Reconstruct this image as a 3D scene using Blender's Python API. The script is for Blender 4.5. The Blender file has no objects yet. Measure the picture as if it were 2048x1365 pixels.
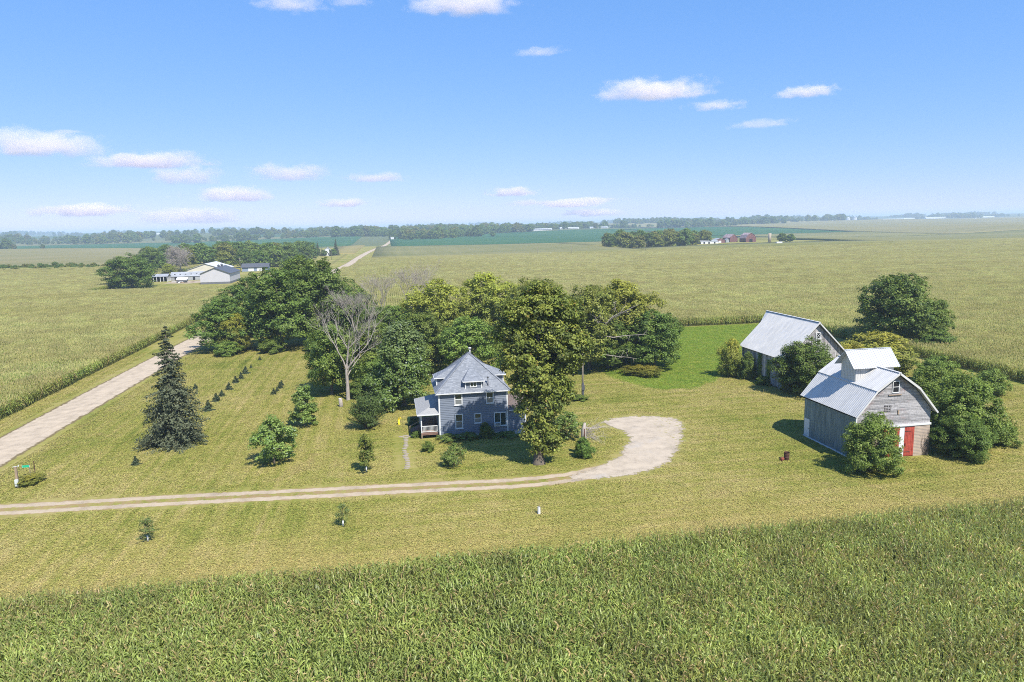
import bpy, bmesh, math, random
import numpy as np
from mathutils import Matrix, Vector

# ------------------------------------------------------------------ camera, sky, sun, exposure
scene = bpy.context.scene
R = math.radians
YAW, PITCH, ROLL, CAM_Z = 9.6, 9.11, 1.2, 28.0
cam_data = bpy.data.cameras.new('camera')
cam = bpy.data.objects.new('camera', cam_data)
scene.collection.objects.link(cam)
cam_data.sensor_width = 36.0
cam_data.lens = 25.49
cam_data.clip_start = 0.5
cam_data.clip_end = 90000.0
cm = Matrix.Rotation(R(-YAW), 4, 'Z') @ Matrix.Rotation(R(90 - PITCH), 4, 'X') @ Matrix.Rotation(R(-ROLL), 4, 'Z')
cam.rotation_euler = cm.to_euler()
cam.location = (0, 0, CAM_Z)
scene.camera = cam

SUN_EL, SUN_AZ = 52.0, 24.0          # azimuth: degrees from -Y (behind the camera) towards +X
world = bpy.data.worlds.new('World'); scene.world = world; world.use_nodes = True
wn = world.node_tree
sky = wn.nodes.new('ShaderNodeTexSky'); sky.sky_type = 'NISHITA'; sky.sun_disc = False
sky.sun_elevation = R(SUN_EL); sky.sun_rotation = R(180 - SUN_AZ)
sky.altitude = 2500; sky.air_density = 1.0; sky.dust_density = 0.0; sky.ozone_density = 3.0
bg = wn.nodes['Background']; bg.inputs['Strength'].default_value = 0.10
# grade the sky evenly over the whole dome: a softer horizon and a deeper blue, as the camera rendered it
sc_ = wn.nodes.new('ShaderNodeSeparateColor'); cc_ = wn.nodes.new('ShaderNodeCombineColor'); wn.links.new(sky.outputs[0], sc_.inputs[0])
for i_, (g_, k_) in enumerate(((0.78, 0.92), (0.49, 1.73), (0.30, 3.70))):
    pw_ = wn.nodes.new('ShaderNodeMath'); pw_.operation = 'POWER'; pw_.inputs[1].default_value = g_; wn.links.new(sc_.outputs[i_], pw_.inputs[0])
    ml_ = wn.nodes.new('ShaderNodeMath'); ml_.operation = 'MULTIPLY'; ml_.inputs[1].default_value = k_; wn.links.new(pw_.outputs[0], ml_.inputs[0]); wn.links.new(ml_.outputs[0], cc_.inputs[i_])
wn.links.new(cc_.outputs[0], bg.inputs[0])
sun_data = bpy.data.lights.new('sun', 'SUN'); sun_data.energy = 4.6; sun_data.angle = R(0.53)
sun_data.color = (1.0, 0.955, 0.88)
sun = bpy.data.objects.new('sun', sun_data); scene.collection.objects.link(sun)
to_sun = Vector((math.cos(R(SUN_EL)) * math.sin(R(SUN_AZ)), -math.cos(R(SUN_EL)) * math.cos(R(SUN_AZ)), math.sin(R(SUN_EL))))
sun.rotation_euler = to_sun.to_track_quat('Z', 'Y').to_euler()
scene.view_settings.view_transform = 'Standard'; scene.view_settings.look = 'None'
scene.view_settings.exposure = 0.75; scene.view_settings.gamma = 1.0; scene.view_settings.use_curve_mapping = False
cy = scene.cycles
cy.max_bounces = 14; cy.diffuse_bounces = 6; cy.glossy_bounces = 2; cy.transmission_bounces = 6; cy.volume_bounces = 12
cy.transparent_max_bounces = 8; cy.use_denoising = True; cy.caustics_reflective = False; cy.caustics_refractive = False
cy.sample_clamp_indirect = 4.0; cy.filter_width = 1.0; cy.use_denoising = False

# ------------------------------------------------------------------ helpers
COL = scene.collection
rng = np.random.default_rng(7); random.seed(7)

def smooth(a, b, x):
    t = np.clip((x - a) / (b - a), 0, 1); return t * t * (3 - 2 * t)

def H(x, y):
    """terrain height: flat round the farmstead, gently rolling and slowly rising far away"""
    x = np.asarray(x, float); y = np.asarray(y, float)
    d = np.hypot(x, y)
    w = smooth(330, 800, d)
    return w * (1.5 * np.sin(x / 150 + y / 230 + 0.6) + 1.1 * np.sin(x / 95 - y / 170 + 2.0)) + 26 * smooth(4400, 7800, d) \
        + smooth(700, 1500, d) * (2.6 * np.sin(x / 420 + y / 330 + 0.4) + 2.0 * np.sin(y / 250 - x / 520 + 1.2)) + 6 * smooth(1500, 2600, d) + sum(a * np.exp(-((x - u) ** 2 + (y - v) ** 2) / (2 * s * s)) for u, v, a, s in ((1350, 3300, 13, 520), (-350, 3500, 12, 650), (2100, 4700, 12, 600), (450, 3900, 10, 500), (-1900, 4200, 9, 700)))

def Hf(x, y): return float(H(x, y))

class MB:
    """collects polygons of one part"""
    def __init__(s): s.v = []; s.f = []
    def poly(s, pts):
        i = len(s.v); s.v += [tuple(p) for p in pts]; s.f.append(tuple(range(i, i + len(pts)))); return s
    def box(s, x0, x1, y0, y1, z0, z1):
        i = len(s.v)
        s.v += [(x0,y0,z0),(x1,y0,z0),(x1,y1,z0),(x0,y1,z0),(x0,y0,z1),(x1,y0,z1),(x1,y1,z1),(x0,y1,z1)]
        s.f += [(i,i+3,i+2,i+1),(i+4,i+5,i+6,i+7),(i,i+1,i+5,i+4),(i+1,i+2,i+6,i+5),(i+2,i+3,i+7,i+6),(i+3,i,i+4,i+7)]
        return s
    def slab(s, pts, t):
        """a flat polygon given thickness t against its normal"""
        p = [Vector(q) for q in pts]
        n = Vector((0, 0, 0))
        for a in range(len(p)):
            b = p[(a + 1) % len(p)]; n += p[a].cross(b)
        n.normalize()
        i = len(s.v); k = len(p)
        s.v += [tuple(q) for q in p] + [tuple(q - n * t) for q in p]
        s.f.append(tuple(range(i, i + k))); s.f.append(tuple(range(i + 2 * k - 1, i + k - 1, -1)))
        for a in range(k):
            b = (a + 1) % k
            s.f.append((i + a, i + k + a, i + k + b, i + b))
        return s
    def bar(s, p, q, w, h=None):
        """rectangular bar from p to q"""
        h = h or w; p = Vector(p); q = Vector(q); d = (q - p).normalized()
        u = Vector((0, 0, 1)) if abs(d.z) < 0.9 else Vector((0, 1, 0))
        a = d.cross(u).normalized() * (w / 2); b = a.cross(d).normalized() * (h / 2)
        i = len(s.v)
        for c in (p, q):
            s.v += [tuple(c - a - b), tuple(c + a - b), tuple(c + a + b), tuple(c - a + b)]
        s.f += [(i,i+1,i+2,i+3),(i+7,i+6,i+5,i+4),(i,i+4,i+5,i+1),(i+1,i+5,i+6,i+2),(i+2,i+6,i+7,i+3),(i+3,i+7,i+4,i)]
        return s
    def tube(s, pts, rad, n=8, cap=True):
        pts = [Vector(p) for p in pts]; rings = []
        for k, p in enumerate(pts):
            d = (pts[min(k + 1, len(pts) - 1)] - pts[max(k - 1, 0)]).normalized()
            u = Vector((1, 0, 0)) if abs(d.x) < 0.9 else Vector((0, 1, 0))
            a = d.cross(u).normalized(); b = d.cross(a)
            i = len(s.v); rings.append(i)
            for j in range(n):
                t = 2 * math.pi * j / n
                s.v.append(tuple(p + (a * math.cos(t) + b * math.sin(t)) * rad[k]))
        for k in range(len(rings) - 1):
            for j in range(n):
                s.f.append((rings[k] + j, rings[k] + (j + 1) % n, rings[k + 1] + (j + 1) % n, rings[k + 1] + j))
        if cap:
            s.f.append(tuple(rings[-1] + j for j in range(n))); s.f.append(tuple(rings[0] + j for j in range(n - 1, -1, -1)))
        return s
    def mesh(s, name, mat, smooth_=False):
        me = bpy.data.meshes.new(name); me.from_pydata(s.v, [], s.f); me.update()
        if mat: me.materials.append(mat)
        if smooth_: me.polygons.foreach_set('use_smooth', [True] * len(me.polygons))
        return me
    def build(s, name, mat, parent=None, smooth_=False):
        return add(name, s.mesh(name, mat, smooth_), parent)

def add(name, me, parent=None, loc=None):
    o = bpy.data.objects.new(name, me); COL.objects.link(o)
    if parent is not None: o.parent = parent
    if loc is not None: o.location = loc
    return o

def tag(o, label=None, cat=None, group=None, kind=None):
    if label: o['label'] = label
    if cat: o['category'] = cat
    if group: o['group'] = group
    if kind: o['kind'] = kind
    return o

def thing(name, label, cat, x, y, z=None, rz=0.0, group=None, s=1.0):
    o = bpy.data.objects.new(name, None); COL.objects.link(o)
    o.empty_display_size = 0.3
    o.location = (x, y, Hf(x, y) if z is None else z); o.rotation_euler = (0, 0, rz)
    o.scale = (s, s, s) if not isinstance(s, tuple) else s
    return tag(o, label, cat, group)

def fast_mesh(name, verts, quads, cols=None, mat=None):
    """verts (N,3), quads (M,4) numpy -> mesh with a point colour attribute"""
    me = bpy.data.meshes.new(name)
    nv, nq = len(verts), len(quads)
    me.vertices.add(nv); me.vertices.foreach_set('co', np.ascontiguousarray(verts, np.float32).ravel())
    me.loops.add(nq * 4); me.loops.foreach_set('vertex_index', np.ascontiguousarray(quads, np.int32).ravel())
    me.polygons.add(nq); me.polygons.foreach_set('loop_start', np.arange(0, nq * 4, 4, dtype=np.int32))
    me.update(calc_edges=True)
    if cols is not None:
        a = me.attributes.new('Col', 'FLOAT_COLOR', 'POINT')
        c = np.ones((nv, 4), np.float32); c[:, :3] = cols
        a.data.foreach_set('color', c.ravel())
    if mat: me.materials.append(mat)
    return me

# ------------------------------------------------------------------ materials
class N:
    """small wrapper for building node trees"""
    def __init__(s, name):
        s.m = bpy.data.materials.new(name); s.m.use_nodes = True; s.t = s.m.node_tree
        s.b = s.t.nodes['Principled BSDF']; s.out = s.t.nodes['Material Output']
    def n(s, typ, **kw):
        x = s.t.nodes.new('ShaderNode' + typ)
        for k, v in kw.items():
            if k.startswith('i_'):
                key = k[2:]; key = int(key) if key.isdigit() else key
                s.set(x.inputs[key], v)
            else: setattr(x, k, v)
        return x
    def set(s, inp, v):
        if hasattr(v, 'links') or isinstance(v, bpy.types.NodeSocket): s.t.links.new(v, inp)
        else: inp.default_value = v
    def pos(s): return s.n('NewGeometry').outputs['Position']
    def obj(s): return s.n('TexCoord').outputs['Object']
    def scale(s, vec, sc):
        return s.n('VectorMath', operation='MULTIPLY', i_0=vec, i_1=sc).outputs[0]
    def noise(s, vec, scale, detail=3, rough=0.55, dist=0.0):
        x = s.n('TexNoise', i_Vector=vec, i_Scale=scale, i_Detail=detail, i_Roughness=rough, i_Distortion=dist); return x.outputs['Fac']
    def ramp(s, fac, stops):
        x = s.n('ValToRGB', i_Fac=fac); e = x.color_ramp.elements
        while len(e) < len(stops): e.new(0.5)
        for k, (p, c) in enumerate(stops):
            e[k].position = p; e[k].color = (*c, 1) if isinstance(c, (tuple, list)) else (c, c, c, 1)
        return x.outputs['Color']
    def mix(s, fac, a, b, mode='MIX'):
        x = s.n('Mix', data_type='RGBA', blend_type=mode)
        s.set(x.inputs['Factor'], fac)
        for key, v in (('A', a), ('B', b)):
            sock = [q for q in x.inputs if q.name == key and q.type == 'RGBA'][0]
            s.set(sock, (*v, 1) if isinstance(v, tuple) and len(v) == 3 else v)
        return [q for q in x.outputs if q.type == 'RGBA'][0]
    def math(s, op, a, b=0.0, c=None, clamp=False):
        x = s.n('Math', operation=op, use_clamp=clamp); s.set(x.inputs[0], a); s.set(x.inputs[1], b)
        if c is not None: s.set(x.inputs[2], c)
        return x.outputs[0]
    def sep(s, vec):
        x = s.n('SeparateXYZ', i_0=vec); return x.outputs
    def comb(s, x, y, z): return s.n('CombineXYZ', i_0=x, i_1=y, i_2=z).outputs[0]
    def mapr(s, v, a, b, c=0.0, d=1.0, smooth_=True):
        x = s.n('MapRange', i_0=v, i_1=a, i_2=b, i_3=c, i_4=d); x.interpolation_type = 'SMOOTHSTEP' if smooth_ else 'LINEAR'; x.clamp = True
        return x.outputs[0]
    def bump(s, h, strength=0.4, dist=0.05):
        x = s.n('Bump', i_Height=h, i_Strength=strength, i_Distance=dist); s.set(s.b.inputs['Normal'], x.outputs[0])
    def fin(s, col, rough=0.8, metal=0.0, spec=0.3):
        s.set(s.b.inputs['Base Color'], (*col, 1) if isinstance(col, tuple) else col)
        s.set(s.b.inputs['Roughness'], rough); s.b.inputs['Metallic'].default_value = metal
        s.b.inputs['Specular IOR Level'].default_value = spec
        return s.m

def plain(name, col, var=0.25, scale=3.0, rough=0.75, metal=0.0, spec=0.3, bump=0.0):
    """paint or wood with uneven tone"""
    k = N(name); o = k.obj()
    f = k.noise(o, scale, 5, 0.6)
    c = k.ramp(f, [(0.25, tuple(x * (1 - var) for x in col)), (0.75, tuple(min(1, x * (1 + var)) for x in col))])
    if bump: k.bump(k.noise(o, scale * 8, 3), bump, 0.02)
    return k.fin(c, rough, metal, spec)

def leaf_material(name, trans=0.38, rough=0.5, spec=0.25, ovar=0.12, macro=None):
    k = N(name)
    c = k.n('Attribute', attribute_name='Col').outputs['Color']
    oi = k.n('ObjectInfo').outputs['Random']
    v = k.mapr(oi, 0, 1, 1 - ovar, 1 + ovar, False)
    hs = k.n('HueSaturation', i_Hue=k.mapr(oi, 0, 1, 0.488, 0.508, False), i_Saturation=1.0, i_Value=v, i_Color=c)
    c = hs.outputs[0]
    if macro:
        p = k.pos()
        m = k.noise(k.scale(p, macro[0]), 1.0, 3, 0.6)
        c = k.mix(k.mapr(m, 0.35, 0.7, 0.0, macro[2]), c, macro[1], 'MIX')
        m2 = k.mapr(k.noise(k.scale(p, (0.22, 0.14, 0.05)), 1.0, 4, 0.7), 0.32, 0.68, 0.74, 1.24, False); c = k.mix(1.0, c, k.comb(m2, m2, m2), 'MULTIPLY')
    k.fin(c, rough, 0.0, spec)
    tr = k.n('BsdfTranslucent', i_Color=k.mix(1.0, c, (1.0, 1.0, 0.55), 'MULTIPLY'))
    ms = k.n('MixShader', i_0=trans, i_1=k.b.outputs[0], i_2=tr.outputs[0])
    k.t.links.new(ms.outputs[0], k.out.inputs[0])
    return k.m

# the lawn's colour, shared by every sheet whose edge runs out into grass
def lawn_color(k):
    p = k.pos(); x, y, z = k.sep(p)
    big = k.noise(p, 0.045, 4, 0.6); mid = k.noise(p, 0.35, 4, 0.65); fine = k.noise(p, 3.2, 3, 0.7)
    stripes = k.noise(k.comb(k.math('MULTIPLY', x, 1.05), k.math('MULTIPLY', y, 0.035), 0.0), 1.0, 3, 0.6)
    stripes2 = k.noise(k.comb(k.math('MULTIPLY', x, 0.05), k.math('MULTIPLY', y, 0.75), 3.0), 1.0, 3, 0.6)
    side = k.mapr(x, -16.0, 6.0)
    st = k.mix(side, stripes, stripes2)
    tuft = k.noise(p, 1.1, 4, 0.75)
    v = k.math('ADD', k.math('MULTIPLY', big, 0.45), k.math('MULTIPLY', mid, 0.28))
    v = k.math('ADD', v, k.math('MULTIPLY', st, 0.40))
    v = k.math('ADD', v, k.math('ADD', k.math('MULTIPLY', fine, 0.22), k.math('MULTIPLY', tuft, 0.18)))
    v = k.math('ADD', k.math('MULTIPLY', k.math('SUBTRACT', v, 0.75), 1.25), 0.775)
    c = k.ramp(v, [(0.53, (0.085, 0.115, 0.017)), (0.67, (0.168, 0.178, 0.034)), (0.79, (0.235, 0.216, 0.055)), (0.95, (0.305, 0.252, 0.094))])
    dry = k.mapr(k.noise(p, 0.11, 5, 0.75, 1.5), 0.54, 0.72)
    c = k.mix(k.math('MULTIPLY', dry, 0.5), c, (0.265, 0.198, 0.085))
    lush = k.mapr(k.noise(p, 0.07, 4, 0.7, 2.0), 0.56, 0.70)
    c = k.mix(k.math('MULTIPLY', lush, 0.40), c, (0.120, 0.162, 0.026))
    gold = k.math('MULTIPLY', k.mapr(y, 72.0, 57.0), k.mapr(k.noise(p, 0.16, 5, 0.7), 0.30, 0.60))   # dry strip along the corn
    c = k.mix(k.math('MULTIPLY', gold, 0.55), c, (0.315, 0.245, 0.088))
    return c, fine, mid, p, x, y

# ------------------------------------------------------------------ ground
def graded(lo, hi, n, k=6.5, c=60.0):
    t = np.linspace(-1, 1, n); s = np.sinh(k * t) / np.sinh(k)
    return c + np.where(s < 0, s * (c - lo), s * (hi - c))

def grid_mesh(name, xs, ys, z_off, mat):
    X, Y = np.meshgrid(xs, ys); Z = H(X, Y) + z_off
    v = np.stack([X, Y, Z], -1).reshape(-1, 3); nx = len(xs)
    i, j = np.meshgrid(np.arange(nx - 1), np.arange(len(ys) - 1)); a = (j * nx + i).ravel()
    q = np.stack([a, a + 1, a + nx + 1, a + nx], -1)
    me = fast_mesh(name, v, q, None, mat); me.polygons.foreach_set('use_smooth', [True] * len(q)); return me

k = N('grass_ground')
c, fine, mid, p, x, y = lawn_color(k)
# weedy verge beside the gravel road
verge = k.math('MULTIPLY', k.mapr(x, -48.0, -45.5), k.mapr(x, -42.0, -44.5))
verge = k.math('MULTIPLY', verge, k.mapr(k.noise(p, 0.5, 4, 0.7), 0.38, 0.55))
c = k.mix(k.math('MULTIPLY', verge, 0.75), c, (0.12, 0.105, 0.035))
# far country: a patchwork of section fields
cx_ = k.math('FLOOR', k.math('DIVIDE', k.math('ADD', x, 61.0), 402.0)); cy_ = k.math('FLOOR', k.math('DIVIDE', k.math('ADD', y, 130.0), 805.0))
wnz = k.n('TexWhiteNoise', noise_dimensions='3D', i_Vector=k.comb(cx_, cy_, 2.0)).outputs['Value']
fc = k.ramp(wnz, [(0.0, (0.045, 0.090, 0.040)), (0.30, (0.045, 0.090, 0.040)), (0.31, (0.150, 0.145, 0.062)), (0.62, (0.175, 0.155, 0.074)), (0.63, (0.105, 0.122, 0.050)), (1.0, (0.18, 0.155, 0.085))])
fc.node.color_ramp.interpolation = 'CONSTANT'
fc = k.mix(k.mapr(k.noise(p, 0.006, 4), 0.35, 0.7, 0, 0.35), fc, (0.11, 0.13, 0.05))
dd = k.n('VectorMath', operation='LENGTH', i_0=p).outputs['Value']
c = k.mix(k.mapr(dd, 1150.0, 1250.0), c, fc)
k.bump(k.math('ADD', fine, k.noise(p, 9.0, 2)), 0.55, 0.06)
M_ground = k.fin(c, 0.95, 0, 0.1)
ground = add('ground', grid_mesh('ground', graded(-12500, 12500, 260), graded(-3000, 12800, 260), 0.0, M_ground))
tag(ground, 'mown yellow green grass ground of the farmstead running out to the far fields', kind='structure')

def sheet(name, poly, z_off, step, mat, label, fringe=1.0, wob=0.0):
    """flat sheet over a polygon, its edge attribute the distance to the outline in metres"""
    P = np.array(poly, float); x0, y0 = P.min(0) - fringe; x1, y1 = P.max(0) + fringe
    xs = np.arange(x0, x1 + step, step); ys = np.arange(y0, y1 + step, step); X, Y = np.meshgrid(xs, ys)
    Q = np.stack([X.ravel(), Y.ravel()], -1); inside = np.zeros(len(Q), bool); dist = np.full(len(Q), 1e9)
    for a in range(len(P)):
        A, B = P[a], P[(a + 1) % len(P)]; d = B - A
        t = np.clip(((Q - A) @ d) / (d @ d), 0, 1); dist = np.minimum(dist, np.hypot(*(Q - A - t[:, None] * d).T))
        c_ = (A[1] > Q[:, 1]) != (B[1] > Q[:, 1])
        with np.errstate(divide='ignore', invalid='ignore'):
            inside ^= c_ & (Q[:, 0] < (B[0] - A[0]) * (Q[:, 1] - A[1]) / (B[1] - A[1]) + A[0])
    sd = np.where(inside, dist, -dist)
    nx = len(xs); i, j = np.meshgrid(np.arange(nx - 1), np.arange(len(ys) - 1)); a = (j * nx + i).ravel()
    q = np.stack([a, a + 1, a + nx + 1, a + nx], -1); q = q[(sd[q] > -fringe).any(1)]
    used = np.unique(q); re = np.full(len(Q), -1); re[used] = np.arange(len(used))
    v = np.column_stack([Q[used], H(Q[used, 0], Q[used, 1]) + z_off])
    me = fast_mesh(name, v, re[q], None, mat)
    at = me.attributes.new('edge', 'FLOAT', 'POINT'); at.data.foreach_set('value', sd[used].astype(np.float32))
    return tag(add(name, me), label, kind='structure')

def strip(name, pts, offs, z_off, mat, label, step=2.0, crown=0.0):
    """a road-like strip along a smoothed line, attribute 'off' the signed distance from its centre"""
    P = np.array(pts, float); d = np.r_[0, np.cumsum(np.hypot(*np.diff(P, axis=0).T))]
    s = [0.0]
    while s[-1] < d[-1]: s.append(s[-1] + max(step, 0.012 * s[-1]))
    s = np.minimum(s, d[-1]); m = np.gradient(P, d, axis=0)
    idx = np.clip(np.searchsorted(d, s, 'right') - 1, 0, len(d) - 2); hseg = d[idx + 1] - d[idx]; t = ((s - d[idx]) / hseg)[:, None]; hs = hseg[:, None]
    C_ = (2*t**3-3*t**2+1)*P[idx] + (t**3-2*t**2+t)*hs*m[idx] + (-2*t**3+3*t**2)*P[idx+1] + (t**3-t**2)*hs*m[idx+1]
    T = np.gradient(C_, axis=0); T /= np.linalg.norm(T, axis=1)[:, None]; Nn = np.column_stack([T[:, 1], -T[:, 0]])
    V = []; A = []
    for o in offs:
        q = C_ + Nn * o; V.append(np.column_stack([q, H(q[:, 0], q[:, 1]) + z_off + crown * (1 - (o / max(offs)) ** 2)])); A.append(np.full(len(q), o))
    n = len(C_); V = np.concatenate(V); A = np.concatenate(A)
    Q = [(b * n + a, (b + 1) * n + a, (b + 1) * n + a + 1, b * n + a + 1) for b in range(len(offs) - 1) for a in range(n - 1)]
    me = fast_mesh(name, V, np.array(Q)[:, ::-1], None, mat)
    at = me.attributes.new('off', 'FLOAT', 'POINT'); at.data.foreach_set('value', A.astype(np.float32))
    return tag(add(name, me), label, kind='structure')

def gravel_color(k, p, base=(0.38, 0.33, 0.265)):
    n1 = k.noise(p, 0.6, 5, 0.65); n2 = k.noise(p, 14.0, 2, 0.7)
    v = k.math('ADD', k.math('MULTIPLY', n1, 0.6), k.math('MULTIPLY', n2, 0.5))
    return k.ramp(v, [(0.38, tuple(b * 0.62 for b in base)), (0.56, base), (0.75, tuple(min(0.8, b * 1.18) for b in base))]), n2

# gravel road
k = N('gravel_road'); c, fine, mid, p, x, y = lawn_color(k)
off = k.n('Attribute', attribute_name='off').outputs['Fac']; ao = k.math('ABSOLUTE', off)
gc, gb = gravel_color(k, p, (0.43, 0.35, 0.255))
ruts = k.noise(k.comb(k.math('MULTIPLY', off, 1.3), k.math('MULTIPLY', y, 0.012), 0.0), 1.0, 3, 0.5)
gc = k.mix(k.mapr(ruts, 0.5, 0.72, 0, 0.45), gc, (0.33, 0.265, 0.19))
lim = k.math('ADD', ao, k.math('MULTIPLY', k.math('SUBTRACT', k.noise(p, 0.7, 4, 0.7), 0.5), 1.6))
gc = k.mix(k.mapr(lim, 3.0, 3.35), gc, (0.15, 0.115, 0.055))
c = k.mix(k.mapr(lim, 3.45, 3.75), gc, c)
k.bump(gb, 0.4, 0.03); M_road = k.fin(c, 0.95, 0, 0.1)
strip('gravel_road', [(-52.2, -300), (-51.8, 0), (-51.2, 100), (-50.0, 170), (-46.0, 280), (-37.5, 450), (-31, 570), (-27.0, 760), (-19, 957), (-3, 1212), (13, 1615), (45, 2450)],
      [-4.6, -3.8, -3.0, -1.5, 0, 1.5, 3.0, 3.8, 4.6], 0.03, M_road, 'pale straight gravel road running from the lower corner to the horizon', 3.0, 0.10)

# two-track driveway and turnaround
k = N('driveway_gravel'); c, fine, mid, p, x, y = lawn_color(k)
off = k.n('Attribute', attribute_name='off').outputs['Fac']; ao = k.math('ABSOLUTE', off)
gc, gb = gravel_color(k, p, (0.40, 0.32, 0.225))
wob = k.math('MULTIPLY', k.math('SUBTRACT', k.noise(p, 1.1, 4, 0.7), 0.5), 1.0)
tr = k.math('ADD', k.math('ABSOLUTE', k.math('SUBTRACT', ao, 1.0)), wob)
midc = k.mix(k.mapr(k.noise(p, 0.9, 4, 0.7), 0.40, 0.60), (0.27, 0.19, 0.095), c)
lim2 = k.math('ADD', ao, wob)
c2 = k.mix(k.mapr(lim2, 1.55, 1.95), midc, c)
c = k.mix(k.mapr(tr, 0.38, 0.60), gc, c2)
k.bump(gb, 0.4, 0.03); M_drive = k.fin(c, 0.95, 0, 0.1)
strip('driveway', [(-50.0, 80.0), (-40.5, 79.2), (-25.8, 78.3), (-10.4, 77.0), (5.6, 75.7), (13.8, 75.0), (18.5, 75.4), (22.5, 76.6), (24.5, 77.4)],
      [-2.9, -2.2, -1.5, -0.8, 0, 0.8, 1.5, 2.2, 2.9], 0.012, M_drive, 'pale two-track gravel driveway curving across the lawn to the turnaround', 0.8)
k = N('turnaround_gravel'); c, fine, mid, p, x, y = lawn_color(k)
ed = k.n('Attribute', attribute_name='edge').outputs['Fac']
gc, gb = gravel_color(k, p, (0.42, 0.35, 0.265))
gc = k.mix(k.mapr(k.noise(p, 0.25, 3), 0.55, 0.75, 0, 0.5), gc, (0.37, 0.345, 0.315))
e2 = k.math('ADD', ed, k.math('MULTIPLY', k.math('SUBTRACT', k.noise(p, 0.9, 6, 0.85), 0.5), 4.4))
m = k.mapr(e2, -0.25, 0.15)
weeds = k.math('MULTIPLY', k.mapr(k.noise(p, 1.6, 5, 0.75), 0.55, 0.62), k.mapr(k.math('ADD', x, k.math('MULTIPLY', y, -0.15)), 20.5, 23.5))
gc = k.mix(weeds, gc, c)
c = gc
k.bump(gb, 0.4, 0.03); M_turn = k.fin(c, 0.95, 0, 0.1)
tp = k.n('BsdfTransparent'); ms = k.n('MixShader', i_0=m, i_1=tp.outputs[0], i_2=k.b.outputs[0]); k.t.links.new(ms.outputs[0], k.out.inputs[0])
sheet('turnaround', [(29.2, 96.8), (32.2, 98.4), (34.8, 98.3), (37.4, 97.4), (39.6, 96.0), (39.6, 93.1), (38.4, 90.3), (36.8, 86.4), (35.4, 84.0), (33.3, 80.4), (30.9, 77.4), (27.8, 75.3), (24.6, 74.6), (21.4, 74.4), (19.2, 74.6), (19.2, 75.9), (22.4, 77.4), (25.4, 80.0), (27.3, 81.7), (28.4, 84.3), (30.2, 87.0), (30.8, 89.2), (30.5, 91.7), (29.6, 94.1)],
      0.022, 0.5, M_turn, 'bleached gravel turnaround at the end of the driveway', 1.8)

# bright green unmown grass between the wood and the old barn
k = N('lush_grass'); p = k.pos(); c0, fine, mid, p, x, y = lawn_color(k)
v = k.math('ADD', k.math('MULTIPLY', k.noise(p, 0.12, 4, 0.6), 0.55), k.math('MULTIPLY', k.noise(p, 1.3, 4, 0.7), 0.45))
c = k.ramp(v, [(0.36, (0.062, 0.112, 0.016)), (0.50, (0.098, 0.152, 0.022)), (0.66, (0.165, 0.185, 0.034))])
ed = k.n('Attribute', attribute_name='edge').outputs['Fac']
e2 = k.math('ADD', ed, k.math('MULTIPLY', k.math('SUBTRACT', k.noise(p, 0.6, 4, 0.7), 0.5), 2.5))
c = k.mix(k.mapr(e2, -0.5, 0.9), c0, c)
k.bump(k.math('ADD', k.noise(p, 5.0, 3), k.noise(p, 1.2, 3)), 0.9, 0.15); M_lush = k.fin(c, 0.9, 0, 0.15)
sheet('green_meadow', [(40, 124), (43.5, 114.5), (50, 113), (57, 119), (61, 124), (63, 130), (76, 128), (100, 150), (101, 182), (40, 182)],
      0.016, 1.0, M_lush, 'bright green unmown grass between the wood and the old barn', 2.0)
k = N('bare_dirt'); c0, fine, mid, p, x, y = lawn_color(k); ed = k.n('Attribute', attribute_name='edge').outputs['Fac']
gc, gb = gravel_color(k, p, (0.36, 0.29, 0.21)); e2 = k.math('ADD', ed, k.math('MULTIPLY', k.math('SUBTRACT', k.noise(p, 0.9, 4, 0.7), 0.5), 4.0))
c = k.mix(k.mapr(e2, -0.2, 0.6), c0, gc); M_dirt = k.fin(c, 0.95, 0, 0.1)
sheet('farmyard_dirt', [(-122, 425), (-106, 418), (-101, 424), (-104, 440), (-120, 446)], 0.03, 1.5, M_dirt, 'pale littered dirt yard beside the white pole shed', 3.0)
sheet('farmyard_gravel', [(-84, 470), (-74, 468), (-52, 500), (-40, 508), (-40, 500), (-60, 488), (-76, 458)], 0.03, 2.0, M_dirt, 'pale gravel yard between the white shed and the road', 3.0)

# ------------------------------------------------------------------ crops
M_corn = leaf_material('corn_leaf', 0.38, 0.42, 0.35, 0.06, ((0.012, 0.03, 0.02), (0.33, 0.29, 0.092, 1), 0.40))

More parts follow.
